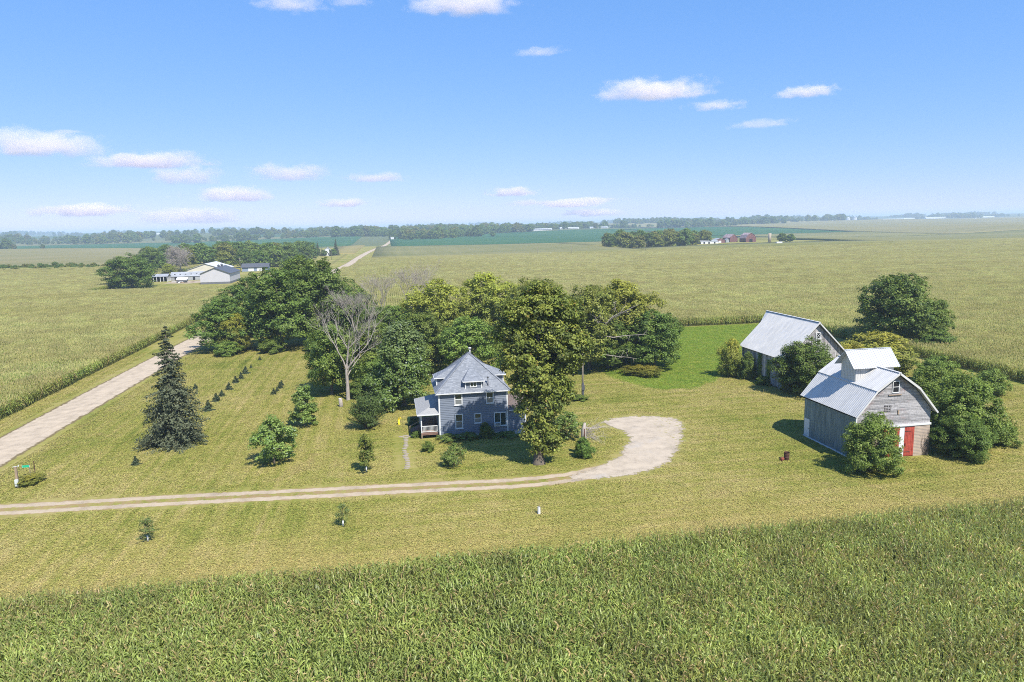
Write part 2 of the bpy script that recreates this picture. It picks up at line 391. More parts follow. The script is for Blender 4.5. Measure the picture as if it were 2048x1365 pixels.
M_corn_near = leaf_material('corn_leaf_near', 0.38, 0.42, 0.35, 0.06, ((0.02, 0.03, 0.02), (0.27, 0.29, 0.080, 1), 0.25))
def corn_patch(name, rows, n, leaves, segs, seed, tassel=4, wide=1.0, jit=0.06, gain=1.62):
    """a block of corn plants in rows 0.76 m apart"""
    g = np.random.default_rng(seed); V = []; Q = []; C = []; base = 0
    L = rows * 0.76
    for r in range(rows):
        for i in range(n):
            px = (r + 0.5) * 0.76 - L / 2 + g.normal(0, jit); py = (i + 0.5 + g.uniform(-.4, .4)) * L / n - L / 2
            hh = 2.25 + g.normal(0, 0.13); az0 = g.uniform(0, math.pi); lean = g.normal(0, 0.05, 2)
            dry = g.random() < 0.05
            # stalk
            w = 0.022
            V += [(px - w, py, 0), (px + w, py, 0), (px + w + lean[0], py + lean[1], hh), (px - w + lean[0], py + lean[1], hh)]
            C += [(0.14, 0.17, 0.05)] * 2 + [(0.24, 0.21, 0.08)] * 2; Q.append((base, base + 1, base + 2, base + 3)); base += 4
            for l in range(leaves):
                u = (l + 0.6) / leaves; z0 = hh * (0.30 + 0.62 * u); az = az0 + (l % 2) * math.pi + g.normal(0, 0.45)
                ln = (0.80 - 0.32 * abs(u - 0.45)) * g.uniform(0.8, 1.15); wd = 0.052 * wide * (1.1 - 0.35 * u) * g.uniform(.8, 1.2); rise = 0.40 + 0.85 * u + g.normal(0, .15)
                dx, dy = math.cos(az), math.sin(az); tw = g.normal(0, 0.5)
                sx, sy, sz = -dy * math.cos(tw), dx * math.cos(tw), math.sin(tw)
                if dry or g.random() < 0.035: col = np.array((0.32, 0.24, 0.11)) * g.uniform(0.7, 1.1)
                else:
                    t = g.random(); col = (1 - t) * np.array((0.085, 0.142, 0.026)) + t * np.array((0.250, 0.292, 0.066)); col = col * g.uniform(0.72, 1.25)
                    if u > 0.75: col = col * 0.7 + 0.3 * np.array((0.24, 0.25, 0.075))
                for s in range(segs + 1):
                    f = s / segs; hz = z0 + ln * (rise * f - (0.55 + rise * 0.75) * f * f * f)
                    rr = ln * f * (1 - 0.18 * f); ww = wd * (1 - f * f) + 0.004
                    cxx, cyy = px + lean[0] * u + dx * rr, py + lean[1] * u + dy * rr
                    V += [(cxx - sx * ww, cyy - sy * ww, hz - sz * ww), (cxx + sx * ww, cyy + sy * ww, hz + sz * ww)]
                    C += [tuple(col)] * 2
                    if s: Q.append((base + 2 * s - 2, base + 2 * s - 1, base + 2 * s + 1, base + 2 * s))
                base += 2 * (segs + 1)
            for t in range(tassel):
                az = g.uniform(0, 2 * math.pi); sp = g.uniform(0.02, 0.16); ln = g.uniform(0.22, 0.38); w = 0.014 * wide
                bx, by = px + lean[0], py + lean[1]; ex, ey = bx + math.cos(az) * sp, by + math.sin(az) * sp
                V += [(bx - w, by, hh), (bx + w, by, hh), (ex + w, ey, hh + ln), (ex - w, ey, hh + ln)]
                cc = np.array((0.36, 0.33, 0.14)) * g.uniform(0.7, 1.15); C += [tuple(cc)] * 4; Q.append((base, base + 1, base + 2, base + 3)); base += 4
    return fast_mesh(name, np.array(V), np.array(Q), np.array(C) * gain, M_corn_near if leaves > 8 else M_corn)

def library(name, meshes):
    c = bpy.data.collections.new(name)
    for m in meshes: c.objects.link(bpy.data.objects.new(m.name, m))
    return c

def scatter(name, pts, rot, idx, scl, coll, label, kind='stuff'):
    """one mass: copies of the library's meshes on points"""
    me = bpy.data.meshes.new(name); n = len(pts); me.vertices.add(n); me.vertices.foreach_set('co', np.ascontiguousarray(pts, np.float32).ravel())
    for nm, ty, ar in (('rot', 'FLOAT', rot), ('scl', 'FLOAT', scl)):
        a = me.attributes.new(nm, ty, 'POINT'); a.data.foreach_set('value', np.asarray(ar, np.float32))
    a = me.attributes.new('idx', 'INT', 'POINT'); a.data.foreach_set('value', np.asarray(idx, np.int32))
    me.update(); o = add(name, me)
    ng = bpy.data.node_groups.new(name, 'GeometryNodeTree')
    ng.interface.new_socket('Geometry', in_out='INPUT', socket_type='NodeSocketGeometry'); ng.interface.new_socket('Geometry', in_out='OUTPUT', socket_type='NodeSocketGeometry')
    L = ng.links.new; nn = ng.nodes.new
    gi = nn('NodeGroupInput'); go = nn('NodeGroupOutput'); iop = nn('GeometryNodeInstanceOnPoints'); ci = nn('GeometryNodeCollectionInfo')
    ci.inputs['Collection'].default_value = coll; ci.inputs['Separate Children'].default_value = True; ci.inputs['Reset Children'].default_value = True
    def attr(nm, ty):
        a = nn('GeometryNodeInputNamedAttribute'); a.data_type = ty; a.inputs['Name'].default_value = nm; return a.outputs['Attribute']
    cx = nn('ShaderNodeCombineXYZ'); L(attr('rot', 'FLOAT'), cx.inputs[2])
    L(gi.outputs[0], iop.inputs['Points']); L(ci.outputs[0], iop.inputs['Instance']); iop.inputs['Pick Instance'].default_value = True
    L(attr('idx', 'INT'), iop.inputs['Instance Index']); L(cx.outputs[0], iop.inputs['Rotation'])
    L(attr('scl', 'FLOAT'), iop.inputs['Scale']); L(iop.outputs[0], go.inputs[0])
    md = o.modifiers.new('scatter', 'NODES'); md.node_group = ng
    return tag(o, label, kind=kind)

corn_near = library('corn_near', [corn_patch('corn_block_near', 4, 22, 11, 4, 100 + s, 4, 1.0, 0.2) for s in range(5)])
corn_mid = library('corn_mid', [corn_patch('corn_block', 8, 27, 7, 2, 200 + s, 3, 1.6, 0.12, 1.46) for s in range(5)])

def in_view(X, Y, margin=14.0, pad=18.0):
    yaw = R(YAW); f = X * math.sin(yaw) + Y * math.cos(yaw) + pad; r = X * math.cos(yaw) - Y * math.sin(yaw)
    return (f > 0) & (np.abs(r) < f * math.tan(R(35.3)) + margin)

def corn_field(name, cell, test, x0, x1, y0, y1, lib, label, nlib=5, turn=0.0):
    xs = np.arange(x0 + cell / 2, x1, cell); ys = np.arange(y0 + cell / 2, y1, cell)
    X, Y = [a.ravel() for a in np.meshgrid(xs, ys)]
    m = test(X, Y) & in_view(X, Y); X, Y = X[m], Y[m]; n = len(X)
    g = np.random.default_rng(abs(hash(name)) % 1000 if False else len(name))
    X = X + 0; Y = Y + 0
    pts = np.column_stack([X, Y, H(X, Y)])
    return scatter(name, pts, turn + g.integers(0, 2, n) * math.pi, g.integers(0, nlib, n), np.full(n, 1.0) * g.uniform(0.97, 1.04, n), lib, label)

corn_field('corn_field', 3.04, lambda X, Y: Y < 56, -58.0, 84.0, 12.0, 55.6, corn_near, 'tall green corn with tan tassels filling the near foreground', 5, math.pi / 2)
corn_field('corn_field', 6.08, lambda X, Y: (Y < 362) | (X < -141), -345.0, -60.0, 20.0, 585.0, corn_mid, 'green corn field across the gravel road')
def region_b(X, Y):
    hole = (X > 60) & (X < 101.5) & (Y < 182) | (X < 60) & (Y < 206)
    edge = np.interp(Y, [170, 280, 450, 570, 700], [-42, -38, -29.5, -23, -19])
    return (X > edge) & ~hole & ~((X > 101) & (Y < 40))
corn_field('corn_field', 6.08, region_b, -48.0, 760.0, 30.0, 642.0, corn_mid, 'broad tasselled corn field behind the wood and the barns')

def crop_material(name, a, b, cc, fine=1.2, bump=0.8):
    k = N(name); p = k.pos()
    big = k.noise(k.scale(p, (0.004, 0.011, 0.01)), 1.0, 4, 0.6); row = k.noise(k.scale(p, (0.11, 0.004, 0.0)), 1.0, 3, 0.6); f = k.noise(p, fine, 3, 0.75)
    v = k.math('ADD', k.math('MULTIPLY', big, 0.45), k.math('ADD', k.math('MULTIPLY', row, 0.2), k.math('MULTIPLY', f, 0.35)))
    c = k.ramp(v, [(0.36, a), (0.50, b), (0.64, cc)])
    k.bump(f, bump, 0.5); return k.fin(c, 0.9, 0, 0.1)
M_corn_far = crop_material('corn_crop_far', (0.115, 0.128, 0.042), (0.180, 0.172, 0.066), (0.225, 0.202, 0.086))
M_corn_tan = crop_material('corn_crop_ripening', (0.140, 0.140, 0.052), (0.205, 0.185, 0.080), (0.245, 0.205, 0.096))
M_soy = crop_material('soybean_crop', (0.022, 0.072, 0.026), (0.034, 0.100, 0.036), (0.055, 0.125, 0.045))
M_gold = crop_material('hay_stubble', (0.17, 0.16, 0.05), (0.24, 0.20, 0.07), (0.27, 0.21, 0.09))

def crop_slab(name, x0, x1, y0, y1, h, mat, label):
    st = 22.0 if y0 < 1500 else 45.0
    nx = max(3, int((x1 - x0) / st)); ny = max(3, int((y1 - y0) / st)); xs = np.linspace(x0, x1, nx); ys = np.linspace(y0, y1, ny)
    X, Y = np.meshgrid(xs, ys); jit = rng.normal(0, 0.12, X.shape); V = np.stack([X, Y, H(X, Y) + h + jit], -1).reshape(-1, 3)
    i, j = np.meshgrid(np.arange(nx - 1), np.arange(ny - 1)); a = (j * nx + i).ravel(); Q = [np.stack([a, a + 1, a + nx + 1, a + nx], -1)]
    ring = np.r_[np.arange(nx), np.arange(1, ny) * nx + nx - 1, (ny - 1) * nx + np.arange(nx - 2, -1, -1), np.arange(ny - 2, -1, -1) * nx]
    low = V[ring].copy(); low[:, 2] = H(low[:, 0], low[:, 1]) - 0.2
    b = len(V) + np.arange(len(ring) - 1); Q.append(np.stack([b, b + 1, ring[1:], ring[:-1]], -1)); V = np.vstack([V, low])
    return tag(add(name, fast_mesh(name, V, np.concatenate(Q), None, mat)), label, kind='stuff')

crop_slab('ripening_corn', -1000, -172, 596, 1290, 2.1, M_corn_tan, 'tan ripening corn field beyond the hedge line past the farm')
crop_slab('soybean_field', -1050, -62, 1310, 2040, 0.8, M_soy, 'dark green soybean strip in front of the distant wood')
crop_slab('hay_field', -74, -36, 850, 1290, 0.35, M_gold, 'golden stubble field beside the far gravel road')
crop_slab('corn_crop', -14, 248, 690, 1083, 2.1, M_corn_far, 'olive corn field beyond the first field line, nearer the road')
crop_slab('corn_crop', 248, 520, 690, 733, 2.1, M_corn_far, 'narrow corn strip in front of the far grove')
crop_slab('corn_crop', 248, 520, 884, 1083, 2.1, M_corn_far, 'corn strip behind the far grove and red barn')
crop_slab('corn_crop', 520, 2700, 690, 1083, 2.1, M_corn_far, 'wide corn field beyond the silo')
crop_slab('soybean_field', 8, 632, 1096, 2000, 0.8, M_soy, 'dark green soybean field left of the far grove')
crop_slab('corn_crop', 640, 930, 1092, 1335, 2.1, M_corn_far, 'small corn block in front of the right soybean patch')
crop_slab('soybean_field', 648, 930, 1342, 1990, 0.8, M_soy, 'dark green soybean patch beyond the red barn')
crop_slab('corn_crop', 938, 3700, 1092, 3650, 2.1, M_corn_tan, 'huge tan corn field reaching the long white barns')

# ------------------------------------------------------------------ grass tufts over the lawn
k = N('lawn_blades'); c, fine, mid, p, x, y = lawn_color(k); rv = k.n('Attribute', attribute_name='Col').outputs['Color']
M_tuft = k.fin(k.mix(1.0, c, rv, 'MULTIPLY'), 0.9, 0, 0.1)
tr = k.n('BsdfTranslucent', i_Color=k.mix(1.0, c, rv, 'MULTIPLY')); ms = k.n('MixShader', i_0=0.10, i_1=k.b.outputs[0], i_2=tr.outputs[0]); k.t.links.new(ms.outputs[0], k.out.inputs[0])
def unit(a): return a / np.maximum(np.linalg.norm(a, axis=-1, keepdims=True), 1e-9)
M_lushblade = leaf_material('meadow_blades', 0.35, 0.8, 0.1, 0.0)
def tuft_patch(name, size, n, ln, wd, h, tilt, mat, lo, hi, seed, base=None):
    """small lodged blades lying this way and that"""
    g = np.random.default_rng(seed); P = np.column_stack([g.uniform(-size / 2, size / 2, (n, 2)), g.uniform(.3, 1.0, n) * h])
    nr = unit(np.array((0, 0, 1.0)) + tilt * g.normal(size=(n, 3))); r = unit(g.normal(size=(n, 3))); t = unit(np.cross(nr, r)); b = np.cross(nr, t)
    L = (ln * g.uniform(.5, 1.4, n))[:, None] / 2; W = (wd * g.uniform(.6, 1.4, n))[:, None] / 2
    V = np.stack([P - t * L, P + b * W, P + t * L, P - b * W], 1).reshape(-1, 3); V[:, 2] = np.maximum(V[:, 2], .0)
    cc = g.uniform(lo, hi, (n, 1)) * (np.array((1, 1, 1)) if base is None else np.array(base)) * g.uniform(.94, 1.06, (n, 3))
    return fast_mesh(name, V, np.arange(4 * n).reshape(-1, 4), np.repeat(cc, 4, 0), mat)
lawn_lib = library('lawn_tuft_blocks', [tuft_patch('lawn_tuft', 1.35, 140, .18, .07, .035, .26, M_tuft, 1.16, 1.52, 900 + s) for s in range(4)])
meadow_lib = library('meadow_tuft_blocks', [tuft_patch('meadow_tuft', 1.35, 170, .17, .07, .05, .28, M_lushblade, 1.75, 2.15, 920 + s, [(0.112, 0.160, 0.020), (0.132, 0.176, 0.026), (0.160, 0.190, 0.032), (0.118, 0.165, 0.022)][s]) for s in range(4)])
DRIVE = np.array([(-50.0, 80.0), (-40.5, 79.2), (-25.8, 78.3), (-10.4, 77.0), (5.6, 75.7), (13.8, 75.0), (18.5, 75.4), (22.5, 76.6), (24.5, 77.4)])
TURN = [(29.2, 96.8), (32.2, 98.4), (34.8, 98.3), (37.4, 97.4), (39.6, 96.0), (39.6, 93.1), (38.4, 90.3), (36.8, 86.4), (35.4, 84.0), (33.3, 80.4), (30.9, 77.4), (27.8, 75.3), (24.6, 74.6), (21.4, 74.4), (19.2, 74.6), (19.2, 75.9), (22.4, 77.4), (25.4, 80.0), (27.3, 81.7), (28.4, 84.3), (30.2, 87.0), (30.8, 89.2), (30.5, 91.7), (29.6, 94.1)]
MEADOW = [(40, 124), (43.5, 114.5), (50, 113), (57, 119), (61, 124), (63, 130), (76, 128), (100, 150), (101, 182), (40, 182)]
def dist_in(X, Y, poly, closed=True):
    P = np.array(poly, float); Q = np.column_stack([X, Y]); ins = np.zeros(len(X), bool); d = np.full(len(X), 1e9)
    for a in range(len(P) if closed else len(P) - 1):
        A, B = P[a], P[(a + 1) % len(P)]; e = B - A; t = np.clip(((Q - A) @ e) / (e @ e), 0, 1); d = np.minimum(d, np.hypot(*(Q - A - t[:, None] * e).T))
        with np.errstate(divide='ignore', invalid='ignore'): ins ^= ((A[1] > Y) != (B[1] > Y)) & (X < (B[0] - A[0]) * (Y - A[1]) / (B[1] - A[1]) + A[0])
    return np.where(ins, -d, d) if closed else d
X, Y = [a.ravel() for a in np.meshgrid(np.arange(-59, 101.5, 1.0), np.arange(53, 182, 1.0))]
X = X + rng.uniform(-.2, .2, len(X)); Y = Y + rng.uniform(-.2, .2, len(Y))
ok = in_view(X, Y, 6.0) & (dist_in(X, Y, DRIVE, False) > 2.35) & (dist_in(X, Y, TURN) > .9) & (np.abs(X + 51.2) > 4.7)
md = dist_in(X, Y, MEADOW)
for a, b, c_, d in ((5.5, 18, 93, 103.5), (2.6, 6, 93.4, 103), (-.2, 2.6, 82, 97.6), (52.2, 62.6, 73, 84.6), (63.2, 75.2, 107.3, 123)): ok &= ~((X > a) & (X < b) & (Y > c_) & (Y < d))
for nm, sel, lib, lab in (('lawn_tufts', ok & (md > .3), lawn_lib, 'short mown grass blades covering the yard'), ('meadow_grass', ok & (md < .3), meadow_lib, 'taller bright green grass blades of the meadow')):
    x_, y_ = X[sel], Y[sel]; n_ = len(x_); scatter(nm, np.column_stack([x_, y_, H(x_, y_) + .02]), rng.uniform(0, 6.28, n_), rng.integers(0, 4, n_), rng.uniform(.9, 1.15, n_), lib, lab)

# ------------------------------------------------------------------ trees and shrubs
M_leaf = leaf_material('broad_leaf', 0.38, 0.5, 0.25, 0.14)
M_needle = leaf_material('spruce_needle', 0.25, 0.6, 0.2, 0.08)
k = N('bark'); o = k.obj(); c = k.ramp(k.noise(k.scale(o, (6, 6, 1.2)), 1.5, 5, 0.7), [(0.3, (0.075, 0.060, 0.046)), (0.7, (0.20, 0.165, 0.13))])
k.bump(k.noise(k.scale(o, (9, 9, 1.5)), 1.5, 4), 0.7, 0.05); M_bark = k.fin(c, 0.9, 0, 0.1)
k = N('dead_wood'); o = k.obj(); c = k.ramp(k.noise(k.scale(o, (5, 5, 1.0)), 2.0, 5, 0.7), [(0.28, (0.20, 0.17, 0.145)), (0.72, (0.46, 0.41, 0.36))])
k.bump(k.noise(k.scale(o, (9, 9, 1.5)), 1.5, 4), 0.5, 0.04); M_dead = k.fin(c, 0.9, 0, 0.1)

def unit(a): return a / np.maximum(np.linalg.norm(a, axis=-1, keepdims=True), 1e-9)

def leaf_quads(P, Nrm, ln, wd, g):
    """rhombic leaves at P facing Nrm"""
    n = len(P); r = unit(g.normal(size=(n, 3))); t = unit(np.cross(Nrm, r)); b = np.cross(Nrm, t)
    L = (ln * g.uniform(0.7, 1.3, n))[:, None]; W = (wd * g.uniform(0.7, 1.3, n))[:, None]
    fold = Nrm * (L * 0.12)
    V = np.stack([P - t * L / 2 - fold, P + b * W / 2, P + t * L / 2 - fold, P - b * W / 2], 1).reshape(-1, 3)
    return V, np.arange(4 * n).reshape(-1, 4)

def crown_mesh(name, lobes, clumps, per, clump_r, ln, wd, cols, seed, up=0.65, flat=0.75, top_col=None, zr=None, droop=0.0, spark=None):
    """lobes: (x, y, z, rx, ry, rz). Clumps of leaves through the lobes' outer volume."""
    g = np.random.default_rng(seed); L = np.array(lobes, float)
    w = (L[:, 3] * L[:, 4]) ** 0.5 * L[:, 5]; w = w ** 0.85; w /= w.sum()
    n = int(clumps * 1.7); li = g.choice(len(L), n, p=w); d = unit(g.normal(size=(n, 3)))
    rad = g.uniform(0.42, 1.0, n) ** 0.55 * g.uniform(0.82, 1.08, n)
    c = L[li, :3] + d * L[li, 3:] * rad[:, None]
    deep = np.zeros(n, bool)
    for q in range(len(L)):
        e = np.linalg.norm((c - L[q, :3]) / L[q, 3:], axis=1); deep |= (e < 0.48)
    keep = ~deep & (g.random(n) < np.where(d[:, 2] < -0.35, 0.6, 1.0)); c, d = c[keep][:clumps], d[keep][:clumps]; nc = len(c)
    cr = clump_r * g.uniform(0.55, 1.35, nc)
    ctr = L[:, :3].mean(0); out = unit(0.6 * d + 0.4 * unit(c - ctr))
    A = np.array(cols, float); ci = g.integers(0, len(A), nc); cc = A[ci] * g.uniform(0.82, 1.18, (nc, 1))
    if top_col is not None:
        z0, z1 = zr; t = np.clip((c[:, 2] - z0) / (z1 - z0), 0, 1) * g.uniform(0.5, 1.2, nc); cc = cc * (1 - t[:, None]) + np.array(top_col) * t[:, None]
    k = np.repeat(np.arange(nc), (per * (cr / clump_r) ** 1.6).astype(int) + 4); m = len(k)
    dd = unit(g.normal(size=(m, 3)) + 0.35 * out[k]); P = c[k] + dd * (cr[k] * g.uniform(0.35, 1.05, m))[:, None] * np.array([1, 1, flat])
    P[:, 2] -= droop * (cr[k] ** 2) * g.random(m)
    nr = unit(0.55 * dd + 0.5 * out[k] + np.array([0, 0, up]) + 0.45 * g.normal(size=(m, 3)))
    V, Q = leaf_quads(P, nr, ln, wd, g)
    C = cc[k] * g.uniform(0.72, 1.3, (m, 1))
    if spark is not None:
        s = g.random(m) < spark[1]; C[s] = np.array(spark[0]) * g.uniform(0.8, 1.2, (s.sum(), 1))
    V[:, 2] = np.maximum(V[:, 2], 0.02)
    return fast_mesh(name, V, Q, np.repeat(C, 4, 0), M_leaf)

def limb(mb, p, q, r0, r1, g, n=6, wob=0.08, segs=4):
    p, q = np.array(p, float), np.array(q, float); L = np.linalg.norm(q - p); pts = []; rr = []
    for s in range(segs + 1):
        f = s / segs; a = p + (q - p) * f
        if 0 < s < segs: a = a + g.normal(0, wob * L / segs, 3)
        pts.append(a); rr.append(r0 + (r1 - r0) * f)
    mb.tube(pts, rr, n)

def trunk_mesh(name, h, r, lobes, seed, mat=None, fork=0.30):
    g = np.random.default_rng(seed); mb = MB()
    top = np.array([g.normal(0, .2), g.normal(0, .2), h * 0.80])
    mb.tube([(0, 0, -0.3), (0, 0, 0.25), (0, 0, 0.9), tuple(top * 0.45), tuple(top)], [r * 1.9, r * 1.35, r * 1.05, r * 0.72, r * 0.15], 9)
    for q in lobes:
        f = g.uniform(fork, fork + 0.3); p = top * f; limb(mb, p, (q[0], q[1], q[2]), r * 0.5 * (1.2 - f), 0.03, g)
    return mb.mesh(name, mat or M_bark, True)

def lobes_round(h, w, n, seed, base=0.16, squash=1.0, lean=0.0, point=0.0):
    """lobes filling an uneven rounded crown of height h and width w"""
    g = np.random.default_rng(seed); out = [(0, 0, h * (0.55 + base * 0.3), w * 0.30, w * 0.30, h * (0.36 - base * .2))]
    for i in range(n):
        a = 2 * math.pi * (i * 0.381966 * 1.0 + g.uniform(-.06, .06)); f = (i + 0.5) / n; z = h * (base + 0.10 + (0.80 - base) * f)
        prof = math.sin(math.pi * min(1, (0.22 + 0.78 * f)) ** 1.15) ** 0.6 if point == 0 else (1 - f) ** point
        rr = w * 0.5 * prof * g.uniform(0.45, 0.85); s = w * g.uniform(0.15, 0.235)
        out.append((math.cos(a) * rr + lean * z, math.sin(a) * rr, z, s, s, s * g.uniform(0.75, 1.05) * squash))
    return out

DARK = [(0.128, 0.198, 0.036), (0.156, 0.234, 0.046), (0.190, 0.262, 0.056), (0.102, 0.164, 0.032)]
MIDG = [(0.168, 0.236, 0.042), (0.202, 0.274, 0.054), (0.138, 0.204, 0.038), (0.232, 0.298, 0.064)]
OLIVE = [(0.222, 0.248, 0.046), (0.184, 0.216, 0.040), (0.262, 0.278, 0.056), (0.150, 0.182, 0.035)]
FRESH = [(0.205, 0.280, 0.060), (0.250, 0.325, 0.086), (0.166, 0.242, 0.052)]
SPEC = {}
def species(key, h, w, n, seed, clumps, per, cr, ln, wd, cols, trunk_r, **kw):
    lk = {q: kw.pop(q) for q in ('base', 'squash', 'lean', 'point') if q in kw}
    lb = lobes_round(h, w, n, seed, **lk)
    SPEC[key] = (crown_mesh('crown_' + key, lb, clumps, per, cr, ln, wd, cols, seed + 50, **kw), trunk_mesh('trunk_' + key, h, trunk_r, lb[1:], seed + 90), h, w)
for i in range(3): species('dark%d' % i, 17, 15, 20, 300 + i, 620, 40, 1.05, 0.46, 0.30, DARK, 0.34, base=0.06)
for i in range(2): species('mid%d' % i, 15, 13, 17, 310 + i, 560, 42, 0.95, 0.42, 0.28, MIDG, 0.30, base=0.05)
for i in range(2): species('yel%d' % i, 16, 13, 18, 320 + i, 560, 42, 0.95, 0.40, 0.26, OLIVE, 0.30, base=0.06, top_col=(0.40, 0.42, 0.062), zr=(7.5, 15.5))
species('olive', 17, 14, 18, 331, 560, 42, 1.0, 0.42, 0.27, OLIVE, 0.30, base=0.08)
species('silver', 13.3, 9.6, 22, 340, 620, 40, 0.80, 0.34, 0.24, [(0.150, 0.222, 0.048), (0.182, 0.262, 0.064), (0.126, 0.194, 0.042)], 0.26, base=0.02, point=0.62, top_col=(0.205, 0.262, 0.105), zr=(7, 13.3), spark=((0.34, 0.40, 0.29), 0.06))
for i in range(2): species('bush%d' % i, 5, 6, 13, 350 + i, 260, 46, 0.62, 0.27, 0.17, MIDG, 0.09, base=-0.02)
for i in range(2): species('thick%d' % i, 8, 9, 19, 450 + i, 620, 50, 0.66, 0.27, 0.16, [MIDG, DARK][i], 0.12, base=-0.02)
species('bushdark', 5, 6, 13, 356, 260, 46, 0.62, 0.27, 0.17, DARK, 0.09, base=-0.02)
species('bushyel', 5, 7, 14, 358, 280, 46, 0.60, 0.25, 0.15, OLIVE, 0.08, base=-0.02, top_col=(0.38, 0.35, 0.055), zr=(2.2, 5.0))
species('young0', 5.4, 5.2, 14, 360, 170, 40, 0.48, 0.24, 0.17, FRESH, 0.07, base=0.0, spark=((0.32, 0.40, 0.26), 0.04))
species('young1', 6.2, 3.8, 14, 361, 150, 40, 0.44, 0.24, 0.17, FRESH, 0.07, base=0.0, point=0.6, spark=((0.32, 0.40, 0.26), 0.04))
species('sapyel', 4.5, 2.6, 11, 362, 85, 34, 0.33, 0.17, 0.11, [(0.190, 0.225, 0.040), (0.145, 0.195, 0.036)], 0.035, base=0.06, point=0.5)
species('sap', 2.5, 1.7, 8, 364, 50, 22, 0.24, 0.12, 0.07, [(0.160, 0.215, 0.065), (0.200, 0.235, 0.080)], 0.02, base=0.12, point=0.5)
for i in range(3): species('far%d' % i, 16, 16, 16, 370 + i, 240, 26, 1.6, 0.95, 0.65, DARK if i != 1 else MIDG, 0.35, base=0.02)
species('farolive', 16, 15, 16, 375, 240, 26, 1.6, 0.95, 0.65, OLIVE, 0.35, base=0.02, top_col=(0.24, 0.235, 0.05), zr=(7, 16))
# arching round shrub with many fine upright stems
def fountain(h, w, seed, cols, stems=150):
    g = np.random.default_rng(seed); P = []; Nn = []
    mb = MB()
    for s in range(stems):
        az = g.uniform(0, 2 * math.pi); sp = w / 2 * math.sqrt(g.uniform(0.02, 1.0)); hh = h * math.sqrt(max(0.08, 1 - (sp / (w / 2 * 1.03)) ** 2)) * g.uniform(0.85, 1.05)
        if s < 40: mb.tube([(0.3 * math.cos(az) * g.random(), 0.3 * math.sin(az) * g.random(), 0), (math.cos(az) * sp * .6, math.sin(az) * sp * .6, hh * .6), (math.cos(az) * sp, math.sin(az) * sp, hh)], [0.02, 0.013, 0.004], 4, False)
        for f in np.sort(g.uniform(0.25, 1.0, 75)):
            a = az + g.normal(0, 0.12); P.append((math.cos(a) * sp * f ** 1.1, math.sin(a) * sp * f ** 1.1, hh * f ** 0.85)); Nn.append((math.cos(a) * .7, math.sin(a) * .7, .6))
    P = np.array(P) + g.normal(0, 0.07, (len(P), 3)); P[:, 2] = np.maximum(P[:, 2], .03); nr = unit(np.array(Nn) + 0.5 * g.normal(size=(len(P), 3))); V, Q = leaf_quads(P, nr, 0.20, 0.11, g)
    A = np.array(cols); C = A[g.integers(0, len(A), len(P))] * g.uniform(0.75, 1.25, (len(P), 1))
    return fast_mesh('crown_fountain', V, Q, np.repeat(C, 4, 0), M_leaf), mb.mesh('stems', M_bark), h, w
SPEC['fountain'] = fountain(5.8, 5.6, 380, [(0.100, 0.142, 0.036), (0.125, 0.165, 0.045), (0.082, 0.120, 0.030)])

def tree(name, label, cat, key, x, y, h, w, rz=None, group=None):
    c, t, h0, w0 = SPEC[key]
    o = thing(name, label, cat, x, y, None, rng.uniform(0, 6.28) if rz is None else rz, group, (w / w0, w / w0, h / h0))
    add('crown', c, o); add('trunk' if cat == 'tree' else 'stem', t, o); return o

# --- the wood behind the house
W_ = 'trees of the wood behind the house'
for lab, key, x, y, h, w in [
    ('dark tree overhanging the gravel road at the road end of the wood', 'dark0', -38.5, 178.5, 12.5, 15),
    ('low yellowing tree beside the road at the near corner of the wood', 'yel1', -35.5, 174.5, 9.0, 8),
    ('large dark round-crowned tree in the middle of the wood left of the dead tree', 'dark1', -25.5, 177.5, 19.5, 19),
    ('tall dark tree at the top of the wood directly behind the bare tree', 'dark2', -15.5, 183.0, 20.0, 18),
    ('dark tree at the back of the wood next to the gravel road', 'dark2', -37.0, 203.0, 15.0, 18),
    ('rounded dark tree at the back of the wood with sky-lit top', 'dark0', -24.0, 203.0, 20.5, 18),
    ('smaller dark tree at the inner edge of the wood by the grey bare twigs', 'mid1', -8.5, 190.0, 13.0, 11),
    ('light green round tree in front of the wood behind the bare grey trunk', 'mid0', -10.3, 124.5, 12.0, 10.5),
    ('silvery green cone-shaped maple right beside the house porch', 'silver', 1.6, 113.0, 13.6, 10.5),
    ('green tree filling the gap between bare tree and silvery maple', 'mid1', -3.5, 136.0, 10.5, 11),
    ('shaded green tree behind the silvery maple and the house roof', 'mid0', 6.5, 141.0, 11.5, 12),
    ('yellow-topped tree behind the house left of centre', 'yel0', 10.0, 160.0, 16.4, 16),
    ('yellow-green tree with bright crown above the house roof', 'yel1', 22.5, 166.0, 17.0, 16),
    ('dark green tree right behind the house chimney', 'mid1', 14.5, 134.0, 11.0, 12),
    ('low dark tree filling the gap under the grey leafless trees', 'dark1', -3.0, 176.0, 9.5, 11),
    ('low green tree under the leafless trees next to the yellow-topped tree', 'mid0', 2.5, 180.0, 9.0, 10),
    ('olive green tree behind the big front-yard tree', 'olive', 30.0, 148.0, 17.0, 16),
    ('olive tree with bare broken limbs beside the utility pole', 'olive', 37.5, 133.0, 16.5, 15),
    ('bright yellow-green tree at the meadow end of the wood', 'yel0', 46.5, 138.5, 16.8, 15.0),
    ('dark dense tree at the meadow corner of the wood', 'dark1', 49.8, 130.5, 11.5, 11.5),
    ('dark low tree filling the wood edge behind the utility pole', 'dark0', 41.5, 133.5, 10.5, 11.5),
    ]:
    tree('broadleaf_tree', lab, 'tree', key, x, y, h, w, group=W_)
